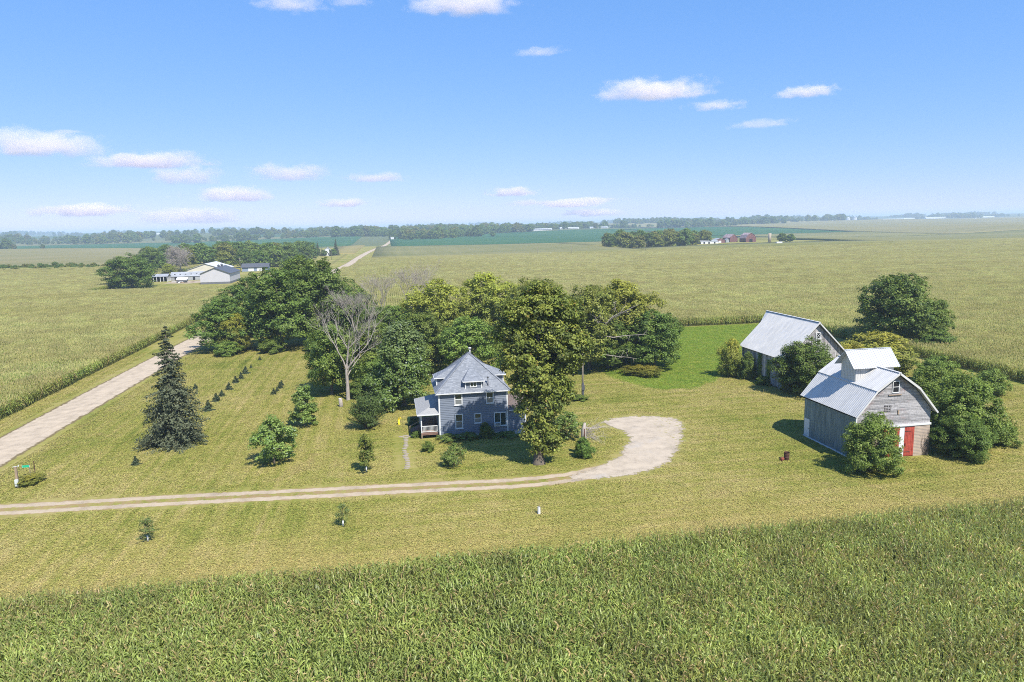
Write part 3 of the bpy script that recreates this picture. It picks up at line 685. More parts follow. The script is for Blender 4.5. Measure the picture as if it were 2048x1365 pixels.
for lab, key, x, y, h, w in [
    ('grey-green shrub under the trees at the near edge of the wood by the road', 'bush1', -36.5, 170.5, 3.2, 6),
    ('low shrub at the foot of the wood midway along its lawn edge', 'bush0', -27.0, 171.5, 3.0, 6),
    ('low dark shrub where the wood meets the lawn near the light green tree', 'bushdark', -17.5, 171.0, 3.4, 6),
    ('yellow-green weedy bush below the dark tree at the meadow corner', 'bushyel', 46.0, 126.0, 1.7, 7.5),
    ('leafy shrub at the foot of the bare grey trunk', 'bushdark', -5.6, 121.5, 3.0, 4.4),
    ('shrub in the shade between the bare tree and the silvery maple', 'bush0', -2.3, 121.0, 6.5, 7.0),
    ]:
    tree('shrub', lab, 'shrub', key, x, y, h, w, group='shrubs along the wood')

# --- the big tree in front of the house: its own shape
lb = [(0.2, 0, 4.0, 1.8, 1.8, 2.5), (1.3, -.4, 3.0, 1.2, 1.2, 1.5), (-.9, -.5, 3.2, 1.1, 1.1, 1.4), (2.4, -.2, 8.6, 1.9, 1.9, 1.7), (4.6, .4, 14.2, 2.0, 2.0, 1.7), (-0.5, .4, 6.6, 2.1, 2.0, 1.9), (1.0, -.3, 7.2, 1.9, 1.9, 1.8), (-1.2, .3, 9.4, 2.2, 2.2, 1.9), (1.6, .5, 9.8, 2.2, 2.2, 2.0), (-.2, -.8, 10.8, 2.6, 2.4, 2.1),
      (-2.3, .6, 12.0, 2.2, 2.2, 1.9), (-1.8, -.6, 13.6, 2.6, 2.5, 2.1), (1.2, -.4, 13.4, 2.8, 2.6, 2.2), (3.6, .6, 12.4, 2.3, 2.2, 1.8), (-2.9, .8, 15.6, 2.4, 2.3, 1.9), (.2, .2, 16.4, 3.0, 2.8, 2.2),
      (3.2, .2, 15.6, 2.6, 2.4, 2.0), (-1.8, .3, 18.4, 2.5, 2.4, 1.8), (1.5, .2, 18.8, 2.6, 2.4, 1.9), (3.9, .8, 17.9, 1.9, 1.9, 1.5), (.4, .2, 20.2, 1.9, 1.9, 1.3)]
big_crown = crown_mesh('crown_big', lb, 1050, 44, 0.72, 0.34, 0.22, OLIVE + [(0.115, 0.140, 0.034)], 401, droop=0.35, spark=((0.27, 0.19, 0.05), 0.02))
big_trunk = trunk_mesh('trunk_big', 21, 0.55, lb[6:], 402, None, 0.2)
o = thing('broadleaf_tree', 'tallest olive green tree with flared trunk standing in front of the house corner', 'tree', 16.6, 80.9, group='yard trees')
add('crown', big_crown, o); add('trunk', big_trunk, o)

# --- bare trees
def bare_mesh(name, h, r, seed, levels=5, spread=0.62, n0=5, fork=0.42, flat=1.0, rise=0.35, mat=None, twig=0.012, dirs=None):
    g = np.random.default_rng(seed); mb = MB()
    def grow(p, d, L, r0, lev):
        segs = 3 if lev < 3 else 2; pts = [p]; rr = [r0]; q = p.copy(); dd = d.copy()
        for s in range(segs):
            dd = dd + g.normal(0, 0.10, 3) + np.array([0, 0, 0.05]); dd /= np.linalg.norm(dd); q = q + dd * L / segs; pts.append(q.copy()); rr.append(r0 * (1 - 0.5 * (s + 1) / segs))
        mb.tube(pts, [max(x, twig * .6) for x in rr], 7 if lev < 2 else (4 if lev < 4 else 3), False)
        if lev >= levels: return
        nb = g.integers(3, 5) if lev < 3 else g.integers(2, 5)
        for b in range(nb):
            f = g.uniform(0.35, 1.0); a = pts[0] + (pts[-1] - pts[0]) * f if segs < 2 else pts[min(int(f * segs) + 1, segs)]
            nd = unit(dd + spread * unit(g.normal(size=3) * np.array([1, 1, flat])) * 1.3 + np.array([0, 0, rise * .3])); grow(np.array(a), nd, L * g.uniform(0.55, 0.78), max(r0 * 0.5 * g.uniform(.7, 1.1), twig), lev + 1)
    p = np.array([0, 0, -0.2]); th = h * fork; pts = [p, np.array([.05, 0, th * .5]), np.array([.0, .05, th])]
    mb.tube(pts, [r * 1.25, r, r * 0.85], 9, False)
    for dd_ in dirs or []:
        grow(pts[-1] if dd_[4] > .45 else pts[1] + (pts[2] - pts[1]) * .5, unit(np.array(dd_[:3])), (h - th) * dd_[3], r * dd_[4], 1)
    for i in range(0 if dirs else n0):
        a = 2 * math.pi * i / n0 + g.uniform(-.4, .4); lean = g.uniform(0.25, 0.75) if i else 0.05
        grow(pts[-1], unit(np.array([math.cos(a) * lean, math.sin(a) * lean, 1.0])), (h - th) * g.uniform(0.42, 0.55), r * (0.55 if i else 0.75), 1)
    return mb.mesh(name, mat or M_dead, True)
def bare_tree(label, x, y, me, rz=0.0, s=1.0, group=None):
    o = thing('bare_tree', label, 'tree', x, y, None, rz, group, s); add('trunk', me, o); return o
bare_tree('tall bare dead tree with pale grey trunk in front of the wood', -7.4, 119.6, bare_mesh('bare_big', 15.4, 0.28, 14, 5, 0.48, 5, 0.33, 0.8, dirs=[(-.30, 0, 1.0, .46, .5), (.06, .1, 1.0, .50, .72), (.80, -.05, .95, .52, .62), (.55, .5, .9, .40, .4), (.18, -.35, 1.0, .42, .4)]), 0.0)
bm2 = bare_mesh('bare_thin', 14.0, 0.20, 23, 6, 0.5, 5, 0.35, 0.8)
bare_tree('thin grey leafless tree rising above the wood left of the yellow tops', -2.0, 190.0, bm2, 0.3, 1.05, 'leafless trees in the wood')
bare_tree('leafless grey-twigged tree behind the yellow-topped tree', 5.5, 196.0, bm2, 2.1, 1.15, 'leafless trees in the wood')
bare_tree('second leafless grey-twigged tree nearer the yellow-topped tree', 10.5, 192.0, bm2, 4.0, 0.95, 'leafless trees in the wood')
bare_tree('grey dead-limbed tree at the inner edge of the dark wood', -8.0, 168.0, bm2, 5.0, 0.90, 'leafless trees in the wood')
bl = MB(); g_ = np.random.default_rng(5)
for p, q, r0 in [((37.2, 129.5, 7.0), (42.4, 125.8, 13.2), .24), ((38.5, 128.8, 8.5), (37.6, 126.0, 12.0), .12), ((40.4, 127.7, 10.6), (44.6, 125.2, 13.2), .10), ((37.2, 129.5, 6.5), (46.0, 124.6, 7.8), .15), ((37.2, 128.6, 4.2), (44.0, 124.4, 3.4), .12), ((39.5, 128.1, 9.6), (36.6, 126.6, 10.6), .05), ((41.2, 127.2, 11.6), (40.2, 126.4, 13.8), .05)]:
    limb(bl, np.array(p) - (37.5, 133, 0), np.array(q) - (37.5, 133, 0), r0, 0.02, g_, 6, 0.1, 5)
    for t_ in range(7):
        a = np.array(p) + (np.array(q) - p) * g_.uniform(.4, 1) - (37.5, 133, 0); limb(bl, a, a + g_.normal(0, .8, 3), 0.04, 0.012, g_, 3, .1, 2)
for o in list(COL.objects):
    if o.get('label') == 'olive tree with bare broken limbs beside the utility pole':
        o.rotation_euler = (0, 0, 0); s = o.scale; lo = bl.build('dead_limb', M_dead, o, True); lo.scale = (1 / s[0], 1 / s[1], 1 / s[2]); tag(lo, 'bare pale broken limbs on the sunny side of the crown')

# --- spruce
def spruce_mesh(name, h, w, seed, tiers=26, cols=((0.110, 0.128, 0.070), (0.145, 0.162, 0.095), (0.088, 0.106, 0.058)), gap=0.05, dens=1.0, ln=0.34):
    g = np.random.default_rng(seed); P = []; Nn = []; mb = MB(); mb.tube([(0, 0, -.2), (0, 0, h * .5), (0, 0, h)], [h * .016, h * .010, .01], 7)
    for t in range(tiers):
        f = t / tiers; z = h * (0.05 + 0.94 * f); rr = w / 2 * (1 - f) ** 0.82 * g.uniform(0.72, 1.12) + 0.12 * h / 16; nb = max(5, int(13 * (1 - f) + 5))
        for b in range(nb):
            if g.random() < gap * (0.4 + f): continue
            az = g.uniform(0, 2 * math.pi); L = rr * g.uniform(0.65, 1.15); dr = (0.30 + 0.25 * (1 - f)) * L
            n = int(max(10, 30 * L / (w / 2)) * dens); u = g.uniform(0.12, 1, n); side = g.normal(0, 0.16, n) * L * (1.15 - u)
            P.append(np.column_stack([math.cos(az) * L * u - math.sin(az) * side, math.sin(az) * L * u + math.cos(az) * side, z - dr * (u ** 1.4) + 0.18 * L * u ** 3 - g.exponential(0.10, n) * L * 0.5]))
            Nn.append(np.tile((math.cos(az) * .55, math.sin(az) * .55, .75), (n, 1)))
            if h > 5 and b % 2 == 0: mb.tube([(0, 0, z), (math.cos(az) * L * .8, math.sin(az) * L * .8, z - dr * .75)], [0.035, 0.01], 4, False)
    P = np.concatenate(P); P[:, 2] = np.maximum(P[:, 2], 0.04); nr = unit(np.concatenate(Nn) + .5 * g.normal(size=P.shape)); V, Q = leaf_quads(P, nr, ln, ln * .45, g)
    A = np.array(cols); C = A[g.integers(0, len(A), len(P))] * g.uniform(.7, 1.35, (len(P), 1))
    return fast_mesh('crown_' + name, V, Q, np.repeat(C, 4, 0), M_needle), mb.mesh('trunk_' + name, M_bark, True)
def conifer(name, label, x, y, pair, rz, s, group=None):
    o = thing(name, label, 'tree', x, y, None, rz, group, s); add('crown', pair[0], o); add('trunk', pair[1], o); return o
sp_big = spruce_mesh('spruce', 16.3, 9.4, 501, 40, dens=2.6, ln=0.36)
conifer('spruce_tree', 'tall grey-green spruce standing alone on the lawn by the gravel road', -29.0, 100.2, sp_big, 0.4, 1.0, 'yard trees')
sp_small = spruce_mesh('seedling', 1.45, 1.7, 505, 9, ((0.070, 0.098, 0.052), (0.092, 0.124, 0.068)), 0.02, 2.2, 0.17)
rowA = [(-28.3, 162.7, .62), (-28.6, 153.7, .55), (-28.6, 147.8, 1.15), (-28.6, 142.9, .95), (-28.8, 139.0, 1.0), (-28.8, 133.2, 1.0), (-29.0, 128.2, .85), (-29.1, 124.4, 1.05), (-28.9, 118.1, 1.25)]
ordn = ['first', 'second', 'third', 'fourth', 'fifth', 'sixth', 'seventh', 'eighth', 'ninth']
for i, (x, y, s) in enumerate(rowA): conifer('spruce_seedling', ordn[i] + ' small dark evergreen from the wood in the long lawn row', x, y, sp_small, rng.uniform(0, 6), s, 'small evergreens planted on the lawn')
for i, (x, y, s) in enumerate([(-20.3, 127.3, .8), (-20.05, 129.5, .62), (-19.9, 132.0, .85), (-19.95, 134.3, .75)]):
    conifer('spruce_seedling', ordn[3 - i] + ' small evergreen from the wood in the short row of four', x, y, sp_small, rng.uniform(0, 6), s, 'small evergreens planted on the lawn')
conifer('spruce_seedling', 'small evergreen alone on the lawn behind the tall spruce, near the road', -35.1, 135.6, sp_small, 1.0, .72, 'small evergreens planted on the lawn')
conifer('spruce_seedling', 'small evergreen alone on the lawn in front of the tall spruce', -31.4, 91.8, sp_small, 2.0, .82, 'small evergreens planted on the lawn')

# --- young trees and shrubs of the yard
for nm, lab, cat, key, x, y, h, w, rz in [
    ('young_maple', 'wide bushy young maple with silvery leaves on the open lawn', 'tree', 'young0', -14.6, 88.2, 5.7, 5.6, 1.0),
    ('young_maple', 'slender pointed young maple on the lawn left of the round shrub', 'tree', 'young1', -12.8, 104.6, 6.4, 4.2, 0.2),
    ('round_shrub', 'round fine-stemmed shrub on the lawn in front of the silvery maple', 'shrub', 'fountain', -3.8, 101.2, 5.7, 5.7, 0.0),
    ('flowering_shrub', 'small leafy bush on the lawn in front of the house wall', 'shrub', 'young0', 6.7, 82.2, 2.7, 2.7, 3.0),
    ('flowering_shrub', 'low thin bush beside the stepping stones near the porch', 'shrub', 'bush0', 4.0, 88.6, 1.3, 1.7, 0.0),
    ('lilac_bush', 'broad-leaved light green bush to the right of the tall yard tree', 'shrub', 'young0', 22.2, 89.8, 3.5, 4.4, 2.0),
    ('ivy_bush', 'dense dark bush growing round the foot of the broken snag', 'shrub', 'bushdark', 22.3, 81.6, 2.4, 2.3, 0.0),
    ('sign_bush', 'low weedy bush at the foot of the green road sign', 'shrub', 'bushyel', -41.3, 87.4, 1.0, 3.0, 0.0),
    ('foundation_shrub', 'dark rounded shrub against the house wall under the small window', 'shrub', 'bushdark', 11.9, 92.7, 2.0, 1.9, 0.0),
    ('foundation_shrub', 'low green bedding plants along the foundation below the lower window', 'shrub', 'young0', 9.4, 92.8, .95, 2.7, 0.0),
    ('foundation_shrub', 'sprawling low plants at the house corner next to the porch', 'shrub', 'young0', 6.9, 92.5, .95, 3.0, 1.0),
    ('foundation_shrub', 'short plants along the white foundation under the double window', 'shrub', 'young0', 14.6, 92.9, .55, 3.6, 2.0),
    ('porch_shrub', 'low plants growing under the porch steps', 'shrub', 'bushdark', 2.9, 95.6, .8, 1.7, 2.0),
    ('crib_bush', 'dense leafy bush in front of the gambrel barn hiding its near corner', 'shrub', 'thick0', 52.0, 69.7, 6.2, 6.6, 0.5),
    ('crib_bush', 'dark lower bush against the gable wall right of the red door', 'shrub', 'thick1', 65.2, 71.4, 4.8, 5.8, 0.0),
    ('crib_bush', 'biggest leafy bush beside the right wall of the gambrel barn', 'shrub', 'thick0', 68.6, 75.8, 8.4, 9.0, 1.3),
    ('crib_bush', 'tall green bush just behind the right wall of the gambrel barn', 'shrub', 'thick0', 71.5, 84.5, 7.6, 9.0, 2.0),
    ('crib_bush', 'weedy low bush at the lawn end of the bushes by the gambrel barn', 'shrub', 'bush1', 73.2, 75.4, 2.8, 5.0, 0.7),
    ('barn_bush', 'dark bushy tree between the old barn and the gambrel barn', 'shrub', 'thick1', 65.6, 104.2, 8.3, 9.6, 0.0),
    ('barn_bush', 'yellowish bush at the far left corner of the old barn', 'shrub', 'bushyel', 60.2, 120.3, 6.6, 4.6, 0.0),
    ('barn_bush', 'dark low bush at the old barn wall beside the yellowish bush', 'shrub', 'bushdark', 62.2, 117.2, 4.6, 3.2, 0.4),
    ('sumac_bush', 'yellow-tipped wide bush behind the cupola of the gambrel barn', 'shrub', 'bushyel', 87.0, 117.5, 6.9, 14.0, 0.0),
    ('sumac_bush', 'yellow-tipped bush behind the peak of the old barn gable', 'shrub', 'bushyel', 78.0, 110.5, 6.2, 8.0, 1.4),
    ('edge_bush', 'green bush at the corn edge behind the gambrel barn roof', 'shrub', 'bush0', 91.0, 107.0, 4.4, 7.0, 2.2),
    ('edge_bush', 'small grey-green shrub at the corn corner far right of the barns', 'shrub', 'bush1', 92.0, 96.5, 4.1, 5.6, 2.2),
    ('edge_bush', 'dark bush at the foot of the large round field tree', 'shrub', 'bushdark', 112.0, 132.0, 4.4, 9.0, 1.2),
    ]:
    tree(nm, lab, cat, key, x, y, h, w, rz, 'bushes round the barns' if nm in ('crib_bush', 'barn_bush', 'sumac_bush', 'edge_bush') else 'young trees and shrubs of the yard')
tree('broadleaf_tree', 'large dark round tree standing at the corn edge behind the barns', 'tree', 'dark1', 109.5, 141.5, 16.0, 17.5, 0.5, 'trees round the barns')
tree('broadleaf_tree', 'small dark tree right of the large field tree, by the corn', 'tree', 'mid1', 117.5, 140.0, 10.0, 9.0, 0.5, 'trees round the barns')

# saplings with white trunk guards
M_white = plain('white_paint', (0.62, 0.62, 0.61), 0.08, 2.0, 0.6)
def sapling(label, key, x, y, h, w, guard=True):
    o = tree('sapling', label, 'tree', key, x, y, h, w, None, 'saplings on the lawn')
    s = o.scale; m = MB(); m.tube([(0, 0, 0), (0, 0, 0.62)], [0.075, 0.075], 10); gd = m.build('trunk_guard', M_white, o, True); gd.scale = (1 / s[0], 1 / s[1], 1 / s[2]); return o
sapling('thin sapling with white guard below the driveway nearest the gravel road', 'sap', -22.8, 67.6, 2.5, 1.8)
sapling('thin sapling with white guard below the driveway, midway to the corn corner', 'sap', -5.3, 67.2, 2.5, 1.6)
sapling('yellow-green sapling with white guard left of the stepping stones', 'sapyel', -3.5, 82.7, 4.6, 2.8)

# --- vines on the old barn's wall
def vine_mesh(name, w, h, seed):
    g = np.random.default_rng(seed); n = 900; z = g.uniform(0, h, n); yy = g.normal(0, w * .28, n) * (1.15 - .5 * z / h); P = np.column_stack([-g.uniform(0.02, 0.22, n), yy, z])
    V, Q = leaf_quads(P, unit(np.array((-1., 0, .4)) + .5 * g.normal(size=(n, 3))), .22, .17, g); A = np.array(DARK); return fast_mesh(name, V, Q, np.repeat(A[g.integers(0, 4, n)] * g.uniform(.7, 1.3, (n, 1)), 4, 0), M_leaf)
for i, (yy, w, h, lab) in enumerate([(115.6, 1.7, 4.9, 'broad dark vine climbing the old barn wall to the eave'), (112.6, 1.0, 4.3, 'narrow dark vine climbing the old barn wall nearer the bush')]):
    o = add('climbing_vine', vine_mesh('climbing_vine', w, h, 60 + i)); o.location = (63.5, yy, 0); tag(o, lab, 'vine', 'vines on the old barn')
tree('barn_weed', 'low weeds at the foot of the old barn wall under the vines', 'shrub', 'bush0', 62.6, 112.6, 1.5, 2.6, 0.0, 'bushes round the barns')

# ------------------------------------------------------------------ building materials
k = N('blue_grey_siding'); o = k.obj(); f = k.noise(k.scale(o, (0.5, 0.5, 5.2)), 1.0, 4, 0.6)
M_siding = k.fin(k.ramp(f, [(0.3, (0.132, 0.155, 0.196)), (0.7, (0.182, 0.206, 0.248))]), 0.7, 0, 0.25)
k = N('asphalt_shingles'); o = k.obj(); x, y, z = k.sep(o)
br = k.n('TexBrick', i_Vector=k.comb(k.math('ADD', x, k.math('MULTIPLY', y, 1.0)), k.math('MULTIPLY', z, 1.0), 0.0), i_Scale=1.0)
br.inputs['Color1'].default_value = (0.155, 0.168, 0.19, 1); br.inputs['Color2'].default_value = (0.275, 0.29, 0.315, 1); br.inputs['Mortar'].default_value = (0.13, 0.145, 0.165, 1)
br.inputs['Brick Width'].default_value = 0.32; br.inputs['Row Height'].default_value = 0.115; br.inputs['Mortar Size'].default_value = 0.012
c = k.mix(k.mapr(k.noise(o, 1.2, 4), 0.35, 0.7, 0, 0.35), br.outputs['Color'], (0.20, 0.212, 0.235)); k.bump(br.outputs['Fac'], -0.35, 0.02); M_shingle = k.fin(c, 0.9, 0, 0.15)
k = N('porch_shingles'); o = k.obj(); f = k.noise(k.scale(o, (3, 3, 9)), 1.3, 4, 0.7); M_porch_roof = k.fin(k.ramp(f, [(0.3, (0.23, 0.23, 0.23)), (0.7, (0.35, 0.345, 0.33))]), 0.9, 0, 0.1)
M_brown_roof = plain('brown_shingles', (0.125, 0.098, 0.088), 0.35, 4.0, 0.9)
k = N('galvanised_roof'); o = k.obj(); f = k.noise(k.scale(o, (0.5, 1.6, 0.5)), 1.0, 5, 0.7)
c = k.ramp(f, [(0.3, (0.485, 0.475, 0.455)), (0.7, (0.61, 0.595, 0.57))]); c = k.mix(k.mapr(k.noise(o, 0.8, 6, 0.8, 0.5), 0.60, 0.80, 0, 0.5), c, (0.34, 0.27, 0.21))
M_metal_roof = k.fin(c, 0.50, 0.0, 0.5)
k = N('white_metal_roof'); o = k.obj(); f = k.noise(k.scale(o, (0.4, 0.4, 0.4)), 1.0, 4, 0.6)
M_white_roof = k.fin(k.ramp(f, [(0.3, (0.44, 0.455, 0.465)), (0.7, (0.52, 0.53, 0.54))]), 0.45, 0.0, 0.5)
k = N('weathered_steel'); o = k.pos(); oi = k.n('ObjectInfo').outputs['Random']
f = k.noise(k.scale(o, (1.5, 2.6, 0.35)), 1.4, 5, 0.65); c = k.ramp(f, [(0.3, (0.12, 0.170, 0.190)), (0.52, (0.20, 0.265, 0.285)), (0.72, (0.36, 0.42, 0.43))])
c = k.mix(k.mapr(oi, 0, 1, 0, 0.45, False), c, (0.13, 0.165, 0.185)); M_sheet = k.fin(c, 0.6, 0.25, 0.4)
def board_material(name, lo, hi, red=0.0):
    k = N(name); a = k.n('Attribute', attribute_name='Col').outputs['Color']; o = k.pos()
    f = k.noise(k.scale(o, (2.2, 2.2, 2.2)), 2.0, 5, 0.75); g2 = k.noise(k.scale(o, (0.5, 0.5, 0.5)), 1.0, 3, 0.6)
    c = k.mix(1.0, k.ramp(f, [(0.3, lo), (0.7, hi)]), a, 'MULTIPLY')
    if red: c = k.mix(k.mapr(g2, 0.56, 0.68, 0, red), c, (0.30, 0.085, 0.055))
    k.bump(f, 0.4, 0.02); return k.fin(c, 0.9, 0, 0.1)
M_board = board_material('weathered_boards', (0.24, 0.228, 0.228), (0.48, 0.462, 0.46), 0.22)
M_board_pale = board_material('peeling_boards', (0.22, 0.205, 0.198), (0.56, 0.535, 0.52), 0.10)
M_tan = plain('tan_plaster', (0.43, 0.34, 0.265), 0.18, 1.6, 0.9, bump=0.3)
M_red = plain('red_door_paint', (0.36, 0.060, 0.040), 0.35, 2.5, 0.7)
M_barn_red = plain('faded_barn_red', (0.165, 0.078, 0.072), 0.45, 0.5, 0.85)
M_barn_roof = plain('rusty_patched_roof', (0.34, 0.25, 0.25), 0.6, 0.5, 0.8)
M_dark = plain('dark_opening', (0.012, 0.012, 0.014), 0.2, 2.0, 0.9)
M_concrete = plain('concrete', (0.36, 0.345, 0.315), 0.2, 2.0, 0.9)
M_found = plain('whitewashed_foundation', (0.55, 0.56, 0.58), 0.15, 1.5, 0.8)
M_greyroof = plain('charcoal_metal_roof', (0.085, 0.087, 0.095), 0.12, 0.4, 0.5)
M_cream = plain('cream_metal_wall', (0.55, 0.50, 0.38), 0.1, 0.4, 0.6)
M_shedwall = plain('pale_lilac_steel_wall', (0.46, 0.445, 0.46), 0.05, 0.3, 0.6)
M_greybase = plain('grey_wainscot', (0.13, 0.13, 0.14), 0.1, 0.5, 0.6)
M_oldroof = plain('weathered_tin_roof', (0.30, 0.31, 0.32), 0.25, 0.35, 0.6)
M_wood = plain('treated_wood', (0.30, 0.22, 0.15), 0.3, 4.0, 0.85)
M_deck = plain('porch_deck', (0.22, 0.13, 0.10), 0.3, 3.0, 0.85)
M_rust = plain('rusty_steel', (0.085, 0.040, 0.028), 0.5, 6.0, 0.9)
M_pole = plain('pole_wood', (0.20, 0.17, 0.13), 0.3, 3.0, 0.9)
M_greybox = plain('meter_box_grey', (0.55, 0.57, 0.56), 0.08, 3.0, 0.5)
k = N('window_glass'); o = k.obj(); f = k.noise(k.scale(o, (1.2, 1.2, 1.2)), 1.0, 2); M_glass = k.fin(k.ramp(f, [(0.35, (0.012, 0.020, 0.020)), (0.65, (0.045, 0.065, 0.055))]), 0.06, 0, 0.6)
M_blind = plain('window_blind', (0.16, 0.17, 0.17), 0.2, 1.5, 0.12, 0, 0.6)

def ribs(mb, e0, e1, t0, t1, step, w=0.065, h=0.042):
    """standing ribs from the eave line e0-e1 up to t0-t1"""
    e0, e1, t0, t1 = map(Vector, (e0, e1, t0, t1)); n = int((e1 - e0).length / step); nv = (e1 - e0).cross(t0 - e0).normalized()
    if nv.z < 0: nv = -nv
    for i in range(n + 1):
        f = i / n; a = e0.lerp(e1, f) + nv * (h * .4); b = t0.lerp(t1, f) + nv * (h * .4); mb.bar(a, b, w, h)

def boards(mb_cols, lo, hi):  # tone of each weathered board
    return np.array((1, 1, 1)) * rng.uniform(lo, hi)

class BB:
    """boards with a tone each"""
    def __init__(s): s.m = MB(); s.c = []
    def box(s, *a, lo=0.55, hi=1.2):
        s.m.box(*a); s.c += [np.array((1, 1, 1)) * rng.uniform(lo, hi)] * 8; return s
    def hexa(s, pts, lo=0.55, hi=1.2):
        i = len(s.m.v); s.m.v += [tuple(p) for p in pts]; s.m.f += [(i,i+3,i+2,i+1),(i+4,i+5,i+6,i+7),(i,i+1,i+5,i+4),(i+1,i+2,i+6,i+5),(i+2,i+3,i+7,i+6),(i+3,i,i+4,i+7)]; s.c += [np.array((1, 1, 1)) * rng.uniform(lo, hi)] * 8
    def build(s, name, mat, parent):
        me = s.m.mesh(name, mat); a = me.attributes.new('Col', 'FLOAT_COLOR', 'POINT'); c = np.ones((len(s.c), 4), np.float32); c[:, :3] = np.array(s.c); a.data.foreach_set('color', c.ravel()); return add(name, me, parent)

def window(par, x0, x1, z0, z1, y, fr=0.13, lower=None, split=True, vert=False, name='window'):
    """double-hung window on a wall facing -Y"""
    m = MB(); m.box(x0, x1, y - .07, y, z0, z0 + fr * .9).box(x0, x1, y - .07, y, z1 - fr, z1).box(x0, x0 + fr, y - .068, y, z0 + fr * .9, z1 - fr).box(x1 - fr, x1, y - .068, y, z0 + fr * .9, z1 - fr)
    w = m.build(name, M_white, par); zm = (z0 + z1) / 2; xm = (x0 + x1) / 2
    if vert:
        MB().box(xm - .05, xm + .05, y - .066, y - .012, z0 + fr * .9, z1 - fr).build('mullion', M_white, w)
        for a, b in ((x0 + fr, xm - .05), (xm + .05, x1 - fr)):
            MB().box(a, b, y - .02, y - .006, z0 + fr * .9, z1 - fr).build('pane', M_glass, w)
    else:
        MB().box(x0 + fr, x1 - fr, y - .064, y - .012, zm - .04, zm + .04).build('sash_bar', M_white, w)
        MB().box(x0 + fr, x1 - fr, y - .02, y - .006, zm + .04, z1 - fr).build('pane', M_glass, w)
        MB().box(x0 + fr, x1 - fr, y - .03, y - .006, z0 + fr * .9, zm - .04).build('pane', lower or M_glass, w)
    MB().box(x0 - .05, x1 + .05, y - .13, y, z0 - .06, z0 - .003).build('sill', M_white, w)
    return w

# ------------------------------------------------------------------ the house
HX, HY = 10.47, 98.2
house = thing('farmhouse', 'two-storey blue-grey farmhouse with hipped shingle roof and white trim', 'house', HX, HY, 0.0)
hx, hy, Z0, Z1 = 4.55, 4.40, 0.50, 6.18
m = MB(); m.box(-hx + .02, hx - .02, -hy + .02, hy - .02, -0.4, Z0); m.build('foundation', M_found, house)
def clap(mb, a, b, n, z0, z1, course=0.24):
    """lapped boards on the wall line a-b facing n"""
    a, b, n = Vector(a), Vector(b), Vector(n); z = z0
    while z < z1 - 0.01:
        t = min(z + course, z1); up = Vector((0, 0, 1))
        p0, p1 = a + up * z + n * .05, b + up * z + n * .05; q0, q1 = a + up * t + n * .008, b + up * t + n * .008
        mb.poly([p0, p1, q1, q0]); mb.poly([a + up * z, b + up * z, p1, p0]); z = t
m = MB(); m.box(-hx, hx, -hy, hy, Z0 - .02, Z1)
clap(m, (-hx, -hy, 0), (hx, -hy, 0), (0, -1, 0), Z0, Z1); clap(m, (-hx, hy, 0), (-hx, -hy, 0), (-1, 0, 0), Z0, Z1); clap(m, (hx, -hy, 0), (hx, hy, 0), (1, 0, 0), Z0, Z1)
m.build('siding', M_siding, house)
for sx in (-1, 1):
    m = MB(); x = sx * (hx + .01); m.box(x - .09, x + .09, -hy - .055, -hy + .10, Z0, Z1 - .02); m.build('corner_board', M_white, house)
ex, ey, ZE, ZP = hx + .50, hy + .48, 6.22, 10.72
A = [(-ex, -ey, ZE), (ex, -ey, ZE), (ex, ey, ZE), (-ex, ey, ZE)]; P0, P1 = (0, -.35, ZP), (0, .35, ZP)
m = MB(); m.poly([A[0], A[1], P0]); m.poly([A[1], A[2], P1, P0]); m.poly([A[2], A[3], P1]); m.poly([A[3], A[0], P0, P1])
roof = m.build('roof', M_shingle, house)
m = MB(); m.poly([(x, y, z - .14) for x, y, z in A][::-1])
for i in range(4):
    a, b = A[i], A[(i + 1) % 4]; m.poly([a, (a[0], a[1], a[2] - .14), (b[0], b[1], b[2] - .14), b][::-1])
m.build('fascia', M_white, house)
m = MB()
for c_ in A:
    t = Vector(P0 if c_[1] < 0 else P1); m.bar(Vector(c_) + Vector((0, 0, .03)), t + Vector((0, 0, .03)), .22, .05)
m.build('hip_cap', M_shingle, roof)
